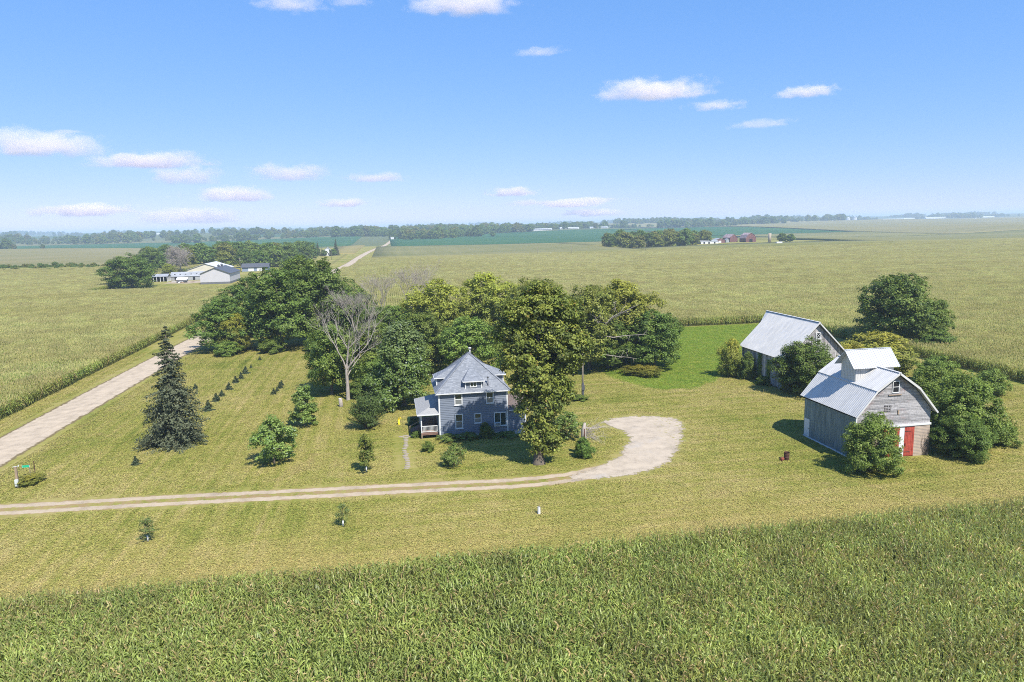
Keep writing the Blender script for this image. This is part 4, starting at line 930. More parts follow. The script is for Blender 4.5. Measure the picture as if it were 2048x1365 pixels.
def dormer(rot, wd, x_c=0.08):
    Mr = Matrix.Rotation(rot, 3, 'Z'); T = lambda pts: [tuple(Mr @ Vector(p)) for p in pts]; d = wd + .03; slope = (ZP - ZE) / ((wd + .49)); zr = lambda y: ZE + (y + wd + .49) * slope
    hw, zb, zt = 1.08, zr(-d) - .05, 7.66; x0, x1 = x_c - hw, x_c + hw; yb = (zt - ZE) / slope - (wd + .49)
    m = MB(); m.poly(T([(x0, -d, zb), (x1, -d, zb), (x1, -d, zt), (x0, -d, zt)])); m.poly(T([(x0, -d, zb), (x0, -d, zt), (x0, yb + .2, zt)])); m.poly(T([(x1, -d, zb), (x1, yb + .2, zt), (x1, -d, zt)]))
    dm = m.build('dormer', M_siding, house)
    e = .36; ap = (x_c, (9.22 - ZE) / slope - (wd + .49) + .05, 9.28); c0, c1 = (x0 - e, -d - e, zt), (x1 + e, -d - e, zt); b0, b1 = (x0 - e, yb + .1, zt + .02), (x1 + e, yb + .1, zt + .02)
    m = MB(); m.poly(T([c0, c1, ap])); m.poly(T([c1, b1, ap])); m.poly(T([b0, c0, ap])); m.poly(T([c1, c0, b0, b1])); m.build('dormer_roof', M_shingle, dm)
    m = MB()
    for p, q in ((c0, c1), (c0, b0), (c1, b1)):
        p, q = T([p, q]); m.bar(Vector(p) - Vector((0, 0, .05)), Vector(q) - Vector((0, 0, .05)), .05, .12)
    for xx in (x0, x1):
        p, q = T([(xx, -d - .01, zb), (xx, -d - .01, zt - .02)]); m.bar(p, q, .14, .12)
    m.build('trim', M_white, dm)
    wz0, wz1 = zb + .20, zt - .12; m = MB(); g0, g1 = x_c - .03 - .46, x_c - .03 + .46; fr = .11
    for bx in ((g0, g1, wz0, wz0 + fr), (g0, g1, wz1 - fr, wz1), (g0, g0 + fr, wz0 + fr, wz1 - fr), (g1 - fr, g1, wz0 + fr, wz1 - fr), ((g0 + g1) / 2 - .04, (g0 + g1) / 2 + .04, wz0 + fr, wz1 - fr)):
        t = MB().box(bx[0], bx[1], -d - .06, -d - .002, bx[2], bx[3]); i = len(m.v); m.v += T(t.v); m.f += [tuple(q + i for q in f) for f in t.f]
    m.build('window', M_white, dm); m = MB(); m.poly(T([(g0 + fr, -d - .015, wz0 + fr), (g1 - fr, -d - .015, wz0 + fr), (g1 - fr, -d - .015, wz1 - fr), (g0 + fr, -d - .015, wz1 - fr)])); m.build('pane', M_glass, dm)
for rot, wd in ((0, hy), (-math.pi / 2, hx), (math.pi / 2, hx)): dormer(rot, wd)
m = MB(); m.tube([(.22, .15, 10.4), (.22, .15, 11.25)], [.10, .10], 10); m.tube([(.22, .15, 11.25), (.22, .15, 11.36), (.22, .15, 11.42)], [.24, .22, .06], 10); m.build('flue_pipe', M_metal_roof, house, True)
for x, y in ((-1.05, -.9), (1.3, -.6)):
    z = ZP - (abs(y) - .35 if abs(y) > abs(x) else abs(x)) * 1.0; m = MB(); m.box(x - .16, x + .16, y - .16, y + .16, z - .25, z + .12); m.build('roof_vent', M_greyroof, roof)
m = MB(); m.tube([(2.05, -4.25, 6.4), (2.05, -4.25, 7.95)], [.06, .06], 8); m.tube([(2.05, -4.25, 7.95), (2.05, -4.25, 8.1)], [.16, .05], 8); m.build('vent_stack', M_greyroof, roof, True)
Y = -hy - .03
window(house, -2.54, -1.46, 4.47, 6.02, Y, lower=M_blind); window(house, 1.70, 2.74, 4.47, 6.04, Y, lower=M_blind)
window(house, -2.52, -1.46, 1.26, 3.27, Y, lower=M_blind); window(house, .07, 1.01, 1.86, 3.20, Y, .10, M_blind)
w5 = window(house, 2.71, 4.42, 1.28, 3.17, Y, .12, vert=True)
tag(w5, 'double window with an air conditioner in its lower left sash')
m = MB(); m.box(2.84, 3.50, Y - .42, Y - .03, 1.40, 1.80); ac = m.build('air_conditioner', M_greybox, house)
m = MB()
for i in range(6): m.box(2.88, 3.46, Y - .435, Y - .421, 1.45 + i * .055, 1.475 + i * .055)
m.build('grille', M_dark, ac)
# porch along the left wall
PX0, PX1, PY0, PY1 = -7.05, -hx - .03, -4.0, 4.4
m = MB(); m.box(PX0, PX1, PY0, PY1, .66, .82); m.box(PX0 + .04, PX1, PY0 + .03, PY0 + .07, .50, .66); porch = m.build('porch', M_deck, house)
for px, py in ((PX0 + .08, PY0 + .08), (PX1 - .10, PY0 + .08), (PX0 + .08, -.9), (PX0 + .08, 1.2), (PX0 + .08, PY1 - .1)):
    m = MB(); m.box(px - .07, px + .07, py - .07, py + .07, .82, 3.36); m.build('post', M_white, porch); m = MB(); m.box(px - .07, px + .07, py - .07, py + .07, -.2, .66); m.build('pier', M_wood, porch)
m = MB(); m.box(PX0 + .16, PX1 - .18, PY0 + .05, PY0 + .11, 1.68, 1.76); m.box(PX0 + .16, PX1 - .18, PY0 + .05, PY0 + .11, .92, .99); rail = m.build('railing', M_white, porch)
for i in range(13):
    x = PX0 + .30 + i * (PX1 - PX0 - .62) / 12; m = MB(); m.box(x - .022, x + .022, PY0 + .058, PY0 + .102, .99, 1.68); m.build('baluster', M_white, rail)
m = MB(); m.box(PX0 + .05, PX0 + .11, PY0 + .16, -1.0, 1.68, 1.76); m.box(PX0 + .05, PX0 + .11, PY0 + .16, -1.0, .92, .99)
for i in range(15): y = PY0 + .3 + i * .19; m.box(PX0 + .058, PX0 + .102, y - .022, y + .022, .99, 1.68)
m.build('side_railing', M_white, porch)
e = .48; q = [(PX0 - e, PY0 - .55, 3.48), (PX1, PY0 - .55, 3.48), (PX1, PY0 + 1.9, 4.62), (PX1, PY1 - 1.9, 4.62), (PX1, PY1 + .5, 3.48), (PX0 - e, PY1 + .5, 3.48)]
m = MB(); m.poly([q[0], q[1], q[2]]); m.poly([q[5], q[0], q[2], q[3]]); m.poly([q[4], q[5], q[3]]); m.build('porch_roof', M_porch_roof, porch)
m = MB(); m.poly([(x, y, z - .012) for x, y, z in (q[0], q[5], q[4], q[1])])
for a, b in ((q[0], q[1]), (q[5], q[0])): m.bar((a[0], a[1], 3.40), (b[0], b[1], 3.40), .05, .16)
m.box(PX0, PX1, PY0 + .02, PY0 + .14, 3.30, 3.42); m.build('porch_trim', M_white, porch)
for i in range(4):
    m = MB(); m.box(PX0 - .32 * (i + 1), PX0 - .32 * i - .004, -.7, 1.0, -.1, .66 - .165 * i); m.build('step', M_deck, porch)
m = MB(); m.bar((PX0 + .05, -.78, 1.72), (PX0 - 1.45, -.78, .95), .06, .08); m.bar((PX0 - 1.4, -.78, -.1), (PX0 - 1.4, -.78, .98), .07); m.build('stair_rail', M_wood, porch)
m = MB(); m.box(PX1 - .05, PX1 - .02, -2.2, -1.2, .82, 2.9); m.build('porch_door', M_dark, porch)
# single-storey kitchen wing
wing = MB(); wing.box(hx + .005, 7.06, -hy + .02, 1.4, Z0, 3.44); clap(wing, (hx + .1, -hy + .02, 0), (7.06, -hy + .02, 0), (0, -1, 0), Z0, 3.44)
wg = wing.build('kitchen_wing', M_siding, house)
m = MB(); m.box(hx + .005, 7.03, -hy + .05, 1.38, -.3, Z0 - .005); m.build('foundation', M_found, wg)
m = MB(); m.slab([(hx + .02, -hy - .32, 3.46), (7.36, -hy - .32, 3.46), (7.36, -1.5, 4.9), (hx + .02, -1.5, 4.9)], .1); m.slab([(7.36, 1.75, 3.46), (hx + .02, 1.75, 3.46), (hx + .02, -1.5, 4.9), (7.36, -1.5, 4.9)], .1); m.build('wing_roof', M_brown_roof, wg)
m = MB(); m.box(hx + .14, 7.36, -hy - .36, -hy - .321, 3.34, 3.45); m.box(6.98, 7.10, -hy - .03, -hy + .08, Z0, 3.40); m.build('trim', M_white, wg)
m = MB(); m.box(7.0, 8.3, -3.4, -2.2, -.1, .5); m.build('side_step', M_concrete, wg)

# dark green tank box and yellow thing by the porch
o = thing('storage_box', 'dark green storage box standing on the lawn behind the porch steps', 'box', 2.6, 101.3, 0.0)
M_dgreen = plain('dark_green_paint', (0.015, 0.045, 0.018), 0.3, 2.0, 0.6); m = MB(); m.box(-.72, .72, -.4, .4, 0.02, 1.15); m.build('body', M_dgreen, o); m = MB(); m.box(-.78, .78, -.46, .46, 1.155, 1.24); m.build('lid', M_dgreen, o)
M_yellow = plain('yellow_plastic', (0.80, 0.60, 0.02), 0.1, 3.0, 0.5)
o = thing('yellow_hydrant', 'small yellow pump standing on the lawn left of the porch', 'pump', .6, 102.3, 0.0)
m = MB(); m.tube([(0, 0, 0), (0, 0, .12), (0, 0, .75)], [.22, .17, .13], 10); m.build('body', M_yellow, o, True); m = MB(); m.tube([(0, 0, .75), (0, 0, .95), (.25, -.05, .98), (.38, -.08, .8)], [.10, .09, .07, .05], 8); m.build('spout', M_yellow, o, True)

# stepping stones
M_stone = plain('path_stone', (0.30, 0.255, 0.205), 0.3, 3.0, 0.9)
path = MB(); path.box(-.02, .02, -.02, .02, -.05, .004); sp = path.build('stepping_path', M_concrete); sp.location = (1.2, 82.4, 0); tag(sp, 'line of pale stepping stones leading to the porch', kind='structure')
for i in range(19):
    m = MB(); w, l = rng.uniform(.28, .40), rng.uniform(.17, .24); a = rng.uniform(-.2, .2); pts = [(math.cos(t + a) * w * rng.uniform(.9, 1.1), math.sin(t + a) * l * rng.uniform(.9, 1.1), .05 + rng.uniform(0, .02)) for t in np.linspace(0, 2 * math.pi, 9)[:-1]]
    m.slab(pts, .12); s = m.build('stone', M_stone, sp); s.location = (rng.normal(0, .06) + .12 * math.sin(i * .5), .3 + i * .70 + rng.normal(0, .05), 0)
for i, (x, y) in enumerate(((-.4, 13.6), (.2, 13.9), (.7, 13.5))):
    s = add('stone', s.data, sp); s.location = (x, y, .0)

# ------------------------------------------------------------------ gambrel barn (corn crib)
CX, CY = 57.42, 73.45
crib = thing('gambrel_barn', 'gambrel-roofed corn crib barn with metal roof, cupola and red doors', 'barn', CX, CY, 0.0)
wx, ly = 4.80, 10.55
EV, KN, RG = (5.26, 5.34), (2.76, 8.29), (0.0, 10.25)
def half(z):
    if z <= 5.62: return wx
    if z <= KN[1] - .12: return wx + (KN[0] - .12 - wx) * (z - 5.62) / (KN[1] - .12 - 5.62)
    return max(0, (KN[0] - .12) * (1 - (z - KN[1] + .12) / (RG[1] - .16 - KN[1] + .12)))
prof = [(-wx, 0), (wx, 0), (wx, 5.62), (KN[0] - .12, KN[1] - .12), (0, RG[1] - .16), (-KN[0] + .12, KN[1] - .12), (-wx, 5.62)]
m = MB(); n = len(prof); m.poly([(x, .06, z) for x, z in prof]); m.poly([(x, ly - .02, z) for x, z in prof][::-1])
for i in range(n): a, b = prof[i], prof[(i + 1) % n]; m.poly([(a[0], .06, a[1]), (a[0], ly - .02, a[1]), (b[0], ly - .02, b[1]), (b[0], .06, b[1])])
m.build('frame_wall', M_dark, crib)
bb = BB(); z = 3.98
while z < 10.0:
    t = min(z + .185, 10.07); h0, h1 = half(z), half(t - .01); y0 = -.02 + rng.uniform(-.012, .012); cuts = [-9, -2.15 + rng.choice([0, 0, .9]), rng.choice([1.9, 2.1, .4]), 9] if z < 6.2 else [-9, rng.uniform(-2, 2), 9]
    for a, b in zip(cuts[:-1], cuts[1:]):
        g0, g1, g2, g3 = max(a, -h0), min(b, h0), min(b, h1), max(a, -h1)
        if g1 - g0 < .06: continue
        y0b = y0 + rng.uniform(-.01, .01); bb.hexa([(g0 + .006, y0b, z), (g1 - .006, y0b, z), (g1 - .006, .058, z), (g0 + .006, .058, z), (g3 + .006, y0b + .012, t - .012), (g2 - .006, y0b + .012, t - .012), (g2 - .006, .058, t - .012), (g3 + .006, .058, t - .012)], .62, 1.15)
    z += .185
bb.build('gable_boards', M_board, crib)
m = MB(); m.box(-wx - .05, wx + .10, -.12, .05, 3.74, 3.965); m.build('belt_board', M_white, crib)
m = MB(); m.box(-wx, -1.60, -.03, .055, -.1, 3.735); m.build('plaster_wall', M_tan, crib); m = MB(); m.box(2.80, wx + .02, -.03, .055, -.1, 3.735); m.build('plaster_wall', M_tan, crib)
bb = BB()
for i in range(20):  # lapped joints in the lower wall
    bb.box(2.81, wx, -.045, -.031, .1 + i * .18, .1 + i * .18 + .012, lo=.5, hi=.8)
bb.build('plaster_joint', M_board, crib)
m = MB(); m.box(.86, 1.50, -.04, .05, -.1, 3.735); m.build('door_post', M_white, crib)
for x0, x1 in ((-1.58, -.05), (-.03, .84), (1.52, 2.78)):
    m = MB(); m.box(x0, x1, -.01, .04, .05, 3.72); d = m.build('door', M_red, crib); np_ = max(3, round((x1 - x0) / .22)); w = (x1 - x0) / np_
    for i in range(np_):
        m = MB(); y = -.055 + rng.uniform(-.008, .008); m.box(x0 + i * w + .008, x0 + (i + 1) * w - .008, y, -.012, .06 + rng.uniform(0, .08), 3.70); m.build('plank', M_red, d)
m = MB(); m.bar((-1.62, -.10, 3.70), (2.84, -.10, 3.70), .05, .07); m.build('door_track', M_greyroof, crib)
m = MB(); m.box(1.60, 1.66, -.12, -.06, 1.35, 1.65); m.box(1.56, 2.3, -.075, -.057, .55, .63); m.box(1.56, 2.3, -.075, -.057, 3.05, 3.13); m.build('door_hardware', M_rust, crib)
# gable window and vent
m = MB(); m.box(-.46, .42, -.10, -.03, 7.82, 7.92).box(-.46, .42, -.10, -.03, 9.16, 9.24).box(-.46, -.38, -.10, -.03, 7.92, 9.16).box(.34, .42, -.10, -.03, 7.92, 9.16).box(-.38, .34, -.098, -.03, 8.50, 8.56)
w = m.build('window', M_white, crib); MB().box(-.38, .34, -.05, -.035, 7.92, 9.16).build('pane', M_dark, w); MB().box(-.9, .75, -.14, -.03, 7.55, 7.63).build('sill', M_wood, w)
m = MB(); m.box(-1.34, -.44, -.05, -.032, 5.70, 6.42); v = m.build('vent', M_dark, crib); bb = BB()
for i in range(4): bb.box(-1.34, -.44, -.068, -.052, 5.74 + i * .19, 5.82 + i * .19)
for i in range(3): bb.box(-1.20 + i * .3, -1.12 + i * .3, -.08, -.07, 5.70, 6.42)
bb.build('slat', M_board, v)
m = MB(); m.box(.42, .60, -.10, -.03, 5.25, 5.75); m.build('bracket', M_wood, crib)
# left wall of steel sheets
sheets = MB().box(-.02, 0, -.585, .585, -1.24, 1.24)
for i in range(7): sheets.box(-.034, -.018, -.56 + i * .18, -.53 + i * .18, -1.23, 1.23)
sm = sheets.mesh('sheet', M_sheet)
for i in range(9):
    for j in range(2):
        s = add('sheet', sm, crib); s.location = (-wx - .005 - j * .022 - rng.uniform(0, .012), .60 + i * 1.165, 1.38 + j * 2.40 + rng.uniform(-.02, .02)); s.rotation_euler = (rng.uniform(-.006, .006), 0, 0)
m = MB(); m.box(-wx - .10, -wx - .0, -.04, ly + .02, -.1, .17); m.build('base_board', M_found, crib)
m = MB(); m.box(-wx - .07, -wx - .036, 9.25, 10.38, .22, 2.46); d = m.build('side_door', M_white, crib); MB().box(-wx - .11, -wx - .07, 9.36, 9.42, 1.2, 1.32).build('handle', M_greyroof, d)
m = MB(); m.box(-wx - .10, -wx + .06, -.07, .02, .17, 5.18); m.build('corner_board', M_white, crib)
# roof
Y0, Y1 = -.62, ly + .35
rp = {}
for s in (-1, 1):
    for nm, a, b in (('lower', EV, KN), ('upper', KN, RG)):
        p = [(s * a[0], Y0, a[1]), (s * a[0], Y1, a[1]), (s * b[0], Y1, b[1]), (s * b[0], Y0, b[1])]
        if nm == 'upper': p = [(x + (s * .10 if i < 2 else 0), y, z + (.02 if i < 2 else .05)) for i, (x, y, z) in enumerate(p)]
        if s == 1: p = p[::-1]
        m = MB(); m.slab(p[::-1], .06); r = m.build('roof_panel', M_metal_roof, crib)
        q = p if s == -1 else p[::-1]; mb = MB(); ribs(mb, q[0], q[1], q[3], q[2], .30); mb.build('rib', M_metal_roof, r)
m = MB(); m.bar((0, Y0, RG[1] + .07), (0, Y1, RG[1] + .07), .30, .05); m.build('ridge_cap', M_metal_roof, crib)
m = MB()
for s in (-1, 1):
    m.bar((s * EV[0], Y0 - .02, EV[1] - .06), (s * KN[0], Y0 - .02, KN[1] - .06), .05, .20); m.bar((s * KN[0], Y0 - .02, KN[1] - .06), (0, Y0 - .02, RG[1] - .06), .05, .20)
m.build('rake_board', M_metal_roof, crib)
# cupola
cu = (-2.62, 2.45, 3.70, 6.50); m = MB(); m.box(cu[0], cu[1], cu[2], cu[3], 7.9, 10.62)
m.poly([(cu[0], cu[2], 10.62), (cu[0], (cu[2] + cu[3]) / 2, 12.05), (cu[0], cu[3], 10.62)]); m.poly([(cu[1], cu[2], 10.62), (cu[1], cu[3], 10.62), (cu[1], (cu[2] + cu[3]) / 2, 12.05)])
cup = m.build('cupola', M_metal_roof, crib); mb = MB()
for i in range(17): x = cu[0] + .05 + i * (cu[1] - cu[0] - .1) / 16; mb.box(x - .02, x + .02, cu[2] - .03, cu[2], 8.0, 10.60)
for i in range(10): y = cu[2] + .05 + i * (cu[3] - cu[2] - .1) / 9; mb.box(cu[0] - .03, cu[0], y - .02, y + .02, 8.0, 10.60)
mb.build('rib', M_metal_roof, cup)
cy_m = (cu[2] + cu[3]) / 2; x0, x1, ee, zz = cu[0] - .62, cu[1] + .42, .55, 12.16
ze = zz - (1.4 + ee) * 1.02
m = MB(); m.slab([(x0, cu[2] - ee, ze), (x1, cu[2] - ee, ze), (x1, cy_m, zz), (x0, cy_m, zz)], .06); m.slab([(x1, cu[3] + ee, ze), (x0, cu[3] + ee, ze), (x0, cy_m, zz), (x1, cy_m, zz)], .06); cr = m.build('cupola_roof', M_white_roof, cup)
mb = MB(); ribs(mb, (x0, cu[2] - ee, ze), (x1, cu[2] - ee, ze), (x0, cy_m, zz), (x1, cy_m, zz), .30, .07, .05); mb.bar((x0, cy_m, zz + .03), (x1, cy_m, zz + .03), .24, .04); mb.build('rib', M_white_roof, cup)
# bare vine at the right corner of the gable
g_ = np.random.default_rng(9); m = MB()
for i in range(26):
    a = np.array([wx + .1 - g_.uniform(0, .9), -.09, g_.uniform(0, .5)]); limb(m, a, a + np.array([g_.normal(.0, .35), g_.uniform(-.03, .02), g_.uniform(1.0, 3.0)]), .022, .008, g_, 3, .15, 4)
vn = m.build('dry_vine', M_bark); vn.location = (CX, CY, 0); tag(vn, 'dry brown vine climbing the tan wall at the right corner', 'vine')

# ------------------------------------------------------------------ old barn
BX, BY = 69.2, 107.8
barn = thing('old_barn', 'weathered board barn with steep pale metal roof behind the gambrel barn', 'barn', BX, BY, 0.0)
wx, ly, ze, zr_ = 5.6, 14.6, 5.30, 11.05
prof = [(-wx, 0), (wx, 0), (wx, ze), (0, zr_ - .12), (-wx, ze)]
m = MB(); m.poly([(x, .05, z) for x, z in prof]); m.poly([(x, ly, z) for x, z in prof][::-1])
for i in range(5): a, b = prof[i], prof[(i + 1) % 5]; m.poly([(a[0], .05, a[1]), (a[0], ly, a[1]), (b[0], ly, b[1]), (b[0], .05, b[1])])
m.build('frame_wall', M_dark, barn)
bb = BB(); x = -wx
while x < wx - .02:
    w = rng.uniform(.17, .27); x1 = min(x + w, wx); zt = lambda q: ze + (zr_ - .14 - ze) * (1 - abs(q) / wx); y = -.02 + rng.uniform(-.012, .012); z0 = rng.uniform(0, .25)
    bb.hexa([(x + .008, y, z0), (x1 - .008, y, z0), (x1 - .008, .045, z0), (x + .008, .045, z0), (x + .008, y, zt(x + .008)), (x1 - .008, y, zt(x1 - .008)), (x1 - .008, .045, zt(x1 - .008)), (x + .008, .045, zt(x + .008))], .5, 1.25); x = x1
bb.build('gable_boards', M_board_pale, barn)
bb = BB(); y = 0.0
while y < ly:
    w = rng.uniform(.17, .27); y1 = min(y + w, ly); xo = -wx - .03 + rng.uniform(-.012, .012)
    if rng.random() > .02: bb.box(xo, -wx + .002, y + .008, y1 - .008, rng.uniform(0, .35), ze - .05, lo=.5, hi=1.25)
    y = y1
bb.build('side_boards', M_board_pale, barn)
x0, x1, z0, z1 = -.28, .62, 7.75, 9.45; m = MB(); m.box(x0, x1, -.12, -.035, z0, z0 + .10).box(x0, x1, -.12, -.035, z1 - .1, z1).box(x0, x0 + .1, -.12, -.035, z0 + .1, z1 - .1).box(x1 - .1, x1, -.12, -.035, z0 + .1, z1 - .1).box(x0 + .1, x1 - .1, -.118, -.035, 8.42, 8.50).box(x0 + .1, x1 - .1, -.118, -.035, 8.20, 8.28)
m.bar((x0 + .1, -.08, 8.52), (x1 - .1, -.08, 9.33), .05); m.bar((x1 - .1, -.09, 8.52), (x0 + .1, -.09, 9.33), .05)
w = m.build('window', M_white, barn); MB().box(x0 + .1, x1 - .1, -.06, -.04, z0 + .1, z1 - .1).build('pane', M_dark, w)
sl = (zr_ + .15 - 5.14) / 5.97; kz = 9.2; kx = 5.97 - (kz - 5.14) / sl
for s in (-1, 1):
    p = [(s * 5.97, -.60, 5.14), (0, -.60, zr_ + .15), (0, ly + 1.9, zr_ + .15), (s * kx, ly + .45, kz), (s * 5.97, ly + .45, 5.14)]
    if s == -1: p = p[::-1]
    m = MB(); m.slab(p[::-1] if s == -1 else p[::-1], -.06 if False else .06); r = m.build('roof_panel', M_metal_roof, barn)
    mb = MB(); ribs(mb, (s * 5.97, -.60, 5.14), (s * 5.97, ly + .45, 5.14), (0, -.60, zr_ + .15), (0, ly + .45, zr_ + .15), .28, .07, .05); mb.build('rib', M_metal_roof, r)
m = MB(); m.bar((0, -.60, zr_ + .19), (0, ly + 1.9, zr_ + .19), .34, .05); m.build('ridge_cap', M_metal_roof, barn)
m = MB()
for s in (-1, 1): m.bar((s * 5.97, -.62, 5.06), (0, -.62, zr_ + .07), .05, .18)
m.build('rake_board', M_metal_roof, barn)

# ------------------------------------------------------------------ small things of the yard
def barrel(label, x, y, h, r, tilt=0.0):
    o = thing('burn_barrel', label, 'barrel', x, y, 0.0, 0, 'rusty barrels on the lawn'); m = MB(); zs = [0, .03, h * .32, h * .34, h * .36, h * .64, h * .66, h * .68, h - .02, h]; rs = [r, r, r, r * 1.05, r, r, r * 1.05, r, r, r * 1.04]
    m.tube([(0, 0, z) for z in zs], rs, 18, False); m.poly([(math.cos(t) * r, math.sin(t) * r, .02) for t in np.linspace(0, 2 * math.pi, 17)[:-1]]); b = m.build('drum', M_rust, o, True)
    m = MB(); m.tube([(0, 0, h - .35), (0, 0, h - .3)], [r * .97, r * .97], 18); m.build('ash', M_dark, o)
    if tilt: o.rotation_euler = (0, tilt, .4); o.location.z = r * .95
    return o
barrel('upright rusty burn barrel on the lawn in front of the gambrel barn', 45.25, 75.5, .95, .31)
o = thing('scrap_drum', 'small rusty drum lying tipped beside the upright burn barrel', 'barrel', 44.55, 75.3, .20, .5, 'rusty barrels on the lawn'); m = MB(); m.tube([(-.22, 0, 0), (-.2, 0, 0), (.2, 0, 0), (.22, 0, 0)], [.18, .21, .21, .18], 14); m.build('drum', plain('red_rust', (0.20, 0.06, 0.035), .4, 5.0, .9), o, True)
o = thing('tree_guard_tube', 'short white tube standing alone on the lawn by the corn', 'tube', 13.5, 66.1, 0.0); m = MB(); m.tube([(0, 0, 0), (0, 0, .72)], [.15, .14], 12, False); m.build('tube', M_white, o, True); m = MB(); m.bar((.03, 0, 0), (.05, 0, .95), .035); m.build('stake', M_wood, o)
o = thing('meter_post', 'wooden post with grey electric meter box beside the driveway entrance', 'post', -42.0, 86.2, 0.0)
m = MB(); m.box(-.11, .11, -.11, .11, -.3, 2.45); m.build('post', M_wood, o); m = MB(); m.box(-.17, .17, -.30, -.115, .25, 1.0); m.build('meter_box', M_greybox, o); m = MB(); m.bar((-.32, 0, 2.42), (.32, 0, 2.52), .05); m.tube([(.3, 0, 2.45), (.34, 0, 2.62)], [.06, .05], 8); m.build('bracket', M_greybox, o)
o = thing('address_sign', 'small green address sign on a post beside the meter post', 'sign', -42.6, 90.0, 0.0)
m = MB(); m.bar((.22, 0, -.2), (.22, 0, 1.55), .06); m.build('post', M_pole, o); m = MB(); m.box(-.52, .22, -.05, -.032, 1.15, 1.42); m.build('sign_plate', plain('sign_green', (0.02, 0.42, 0.22), .05, 2.0, .4), o); m = MB(); m.box(-.56, -.521, -.055, -.03, 1.13, 1.44); m.box(.221, .26, -.055, -.03, 1.13, 1.44); m.build('edge', M_white, o)
o = thing('marker_post', 'reddish wooden stake right next to the green address sign', 'post', -42.0, 90.3, 0.0); m = MB(); m.bar((0, 0, -.2), (0, 0, 1.75), .07); m.build('stake', M_rust, o)
m = MB(); m.tube([(0, 0, -.2), (.02, 0, .5), (-.03, 0, 1.35)], [.40, .31, .28], 10); o = thing('tree_stump', 'tall pale sawn stump on the lawn by the bare tree', 'stump', -8.3, 115.2, 0.0); m.build('stump', M_dead, o, True)
m = MB(); m.poly([(math.cos(t) * .27 - .03, math.sin(t) * .27, 1.356) for t in np.linspace(0, 2 * math.pi, 11)[:-1]]); m.build('cut_face', M_white, o)
# broken snag with dry branches
o = thing('broken_snag', 'broken grey dead trunk with dry branches beside the turnaround', 'snag', 22.6, 82.6, 0.0); m = MB(); m.tube([(0, 0, -.2), (.05, 0, 1.5), (-.05, 0, 3.1), (.12, 0, 4.1)], [.42, .36, .30, .14], 9); m.build('trunk', M_dead, o, True)
m = MB(); g_ = np.random.default_rng(3); m.tube([(-.05, -.25, 2.2), (.0, -.27, 3.4)], [.12, .06], 6); m.build('bark_patch', M_rust, o, True); m = MB()
for i in range(40):
    a = np.array([.1, 0, g_.uniform(2.2, 3.6)]); b = a + np.array([g_.uniform(.8, 3.4), g_.normal(0, .9), g_.uniform(-1.6, 1.2)]); limb(m, a, b, .025, .008, g_, 3, .12, 3)
    for q in range(4): c_ = a + (b - a) * g_.uniform(.4, 1); limb(m, c_, c_ + g_.normal(0, .35, 3), .010, .005, g_, 3, .1, 2)
m.build('dry_branch', M_dead, o)
# utility pole by the wood
def pole(label, x, y, h, r=.14, arm=True, group='utility poles', z=None):
    o = thing('utility_pole', label, 'pole', x, y, z, 0, group); m = MB(); m.tube([(0, 0, -.5), (0, 0, h)], [r, r * .7], 8); m.build('pole', M_pole, o, True)
    if arm: m = MB(); m.box(-.9, .9, -.06, .06, h - .75, h - .62); m.build('crossarm', M_pole, o)
    return o
o = pole('dark utility pole on the lawn with a concrete base by the wood', 30.1, 110.6, 8.6, .17, False)
m = MB(); m.tube([(0, -.02, .1), (0, -.02, 2.4), (0, -.02, 2.7)], [.21, .21, .18], 8); m.build('conduit', M_greyroof, o); m = MB(); m.box(-.24, .24, -.34, -.17, 1.5, 2.3); m.build('meter_box', M_greyroof, o); m = MB(); m.box(-1.3, -.3, -.6, .5, -.1, .65); m.build('base', M_concrete, o)
tree('pole_weeds', 'weeds round the concrete base of the utility pole', 'shrub', 'bush0', 29.4, 110.0, .8, 3.0, 0.0, 'young trees and shrubs of the yard')

# ------------------------------------------------------------------ far farms
def gabled(name, label, x0, x1, y0, y1, ze, zr, wall, roof, axis='y', cat='building', group=None, over=.4, base=None, doors=(), z=None):
    cx, cy = (x0 + x1) / 2, (y0 + y1) / 2; o = thing(name, label, cat, cx, cy, z, 0, group); a, b = (x1 - x0) / 2, (y1 - y0) / 2
    T = (lambda p: p) if axis == 'y' else (lambda p: (p[1], -p[0], p[2]))
    if axis != 'y': a, b = b, a
    prof = [(-a, -.5), (a, -.5), (a, ze), (0, zr), (-a, ze)]; m = MB(); m.poly([T((x, -b, z_)) for x, z_ in prof]); m.poly([T((x, b, z_)) for x, z_ in prof][::-1])
    for i in (1, 4, 0): p, q = prof[i], prof[(i + 1) % 5]; m.poly([T((p[0], -b, p[1])), T((p[0], b, p[1])), T((q[0], b, q[1])), T((q[0], -b, q[1]))])
    m.build('wall', wall, o); s = (zr - ze) / a; m = MB()
    for sd in (-1, 1):
        p = [(sd * (a + over), -b - over, ze - over * s + .12), (0, -b - over, zr + .12), (0, b + over, zr + .12), (sd * (a + over), b + over, ze - over * s + .12)]; p = [T(q) for q in p]
        m.slab(p if sd == 1 else p[::-1], -.12)
    m.build('roof', roof, o)
    if base: m = MB(); m.box(-(x1 - x0) / 2 - .03, (x1 - x0) / 2 + .03, -(y1 - y0) / 2 - .03, (y1 - y0) / 2 + .03, -.3, base[0]); m.build('wainscot', base[1], o)
    for (nm, u0, u1, z0, z1, mat) in doors:
        m = MB(); f = -(y1 - y0) / 2 - (.05 if not base else .07); m.box(u0, u1, f - .04, f + .04, z0, z1); m.build(nm, mat, o)
    return o
FL = 'buildings of the neighbouring farm'
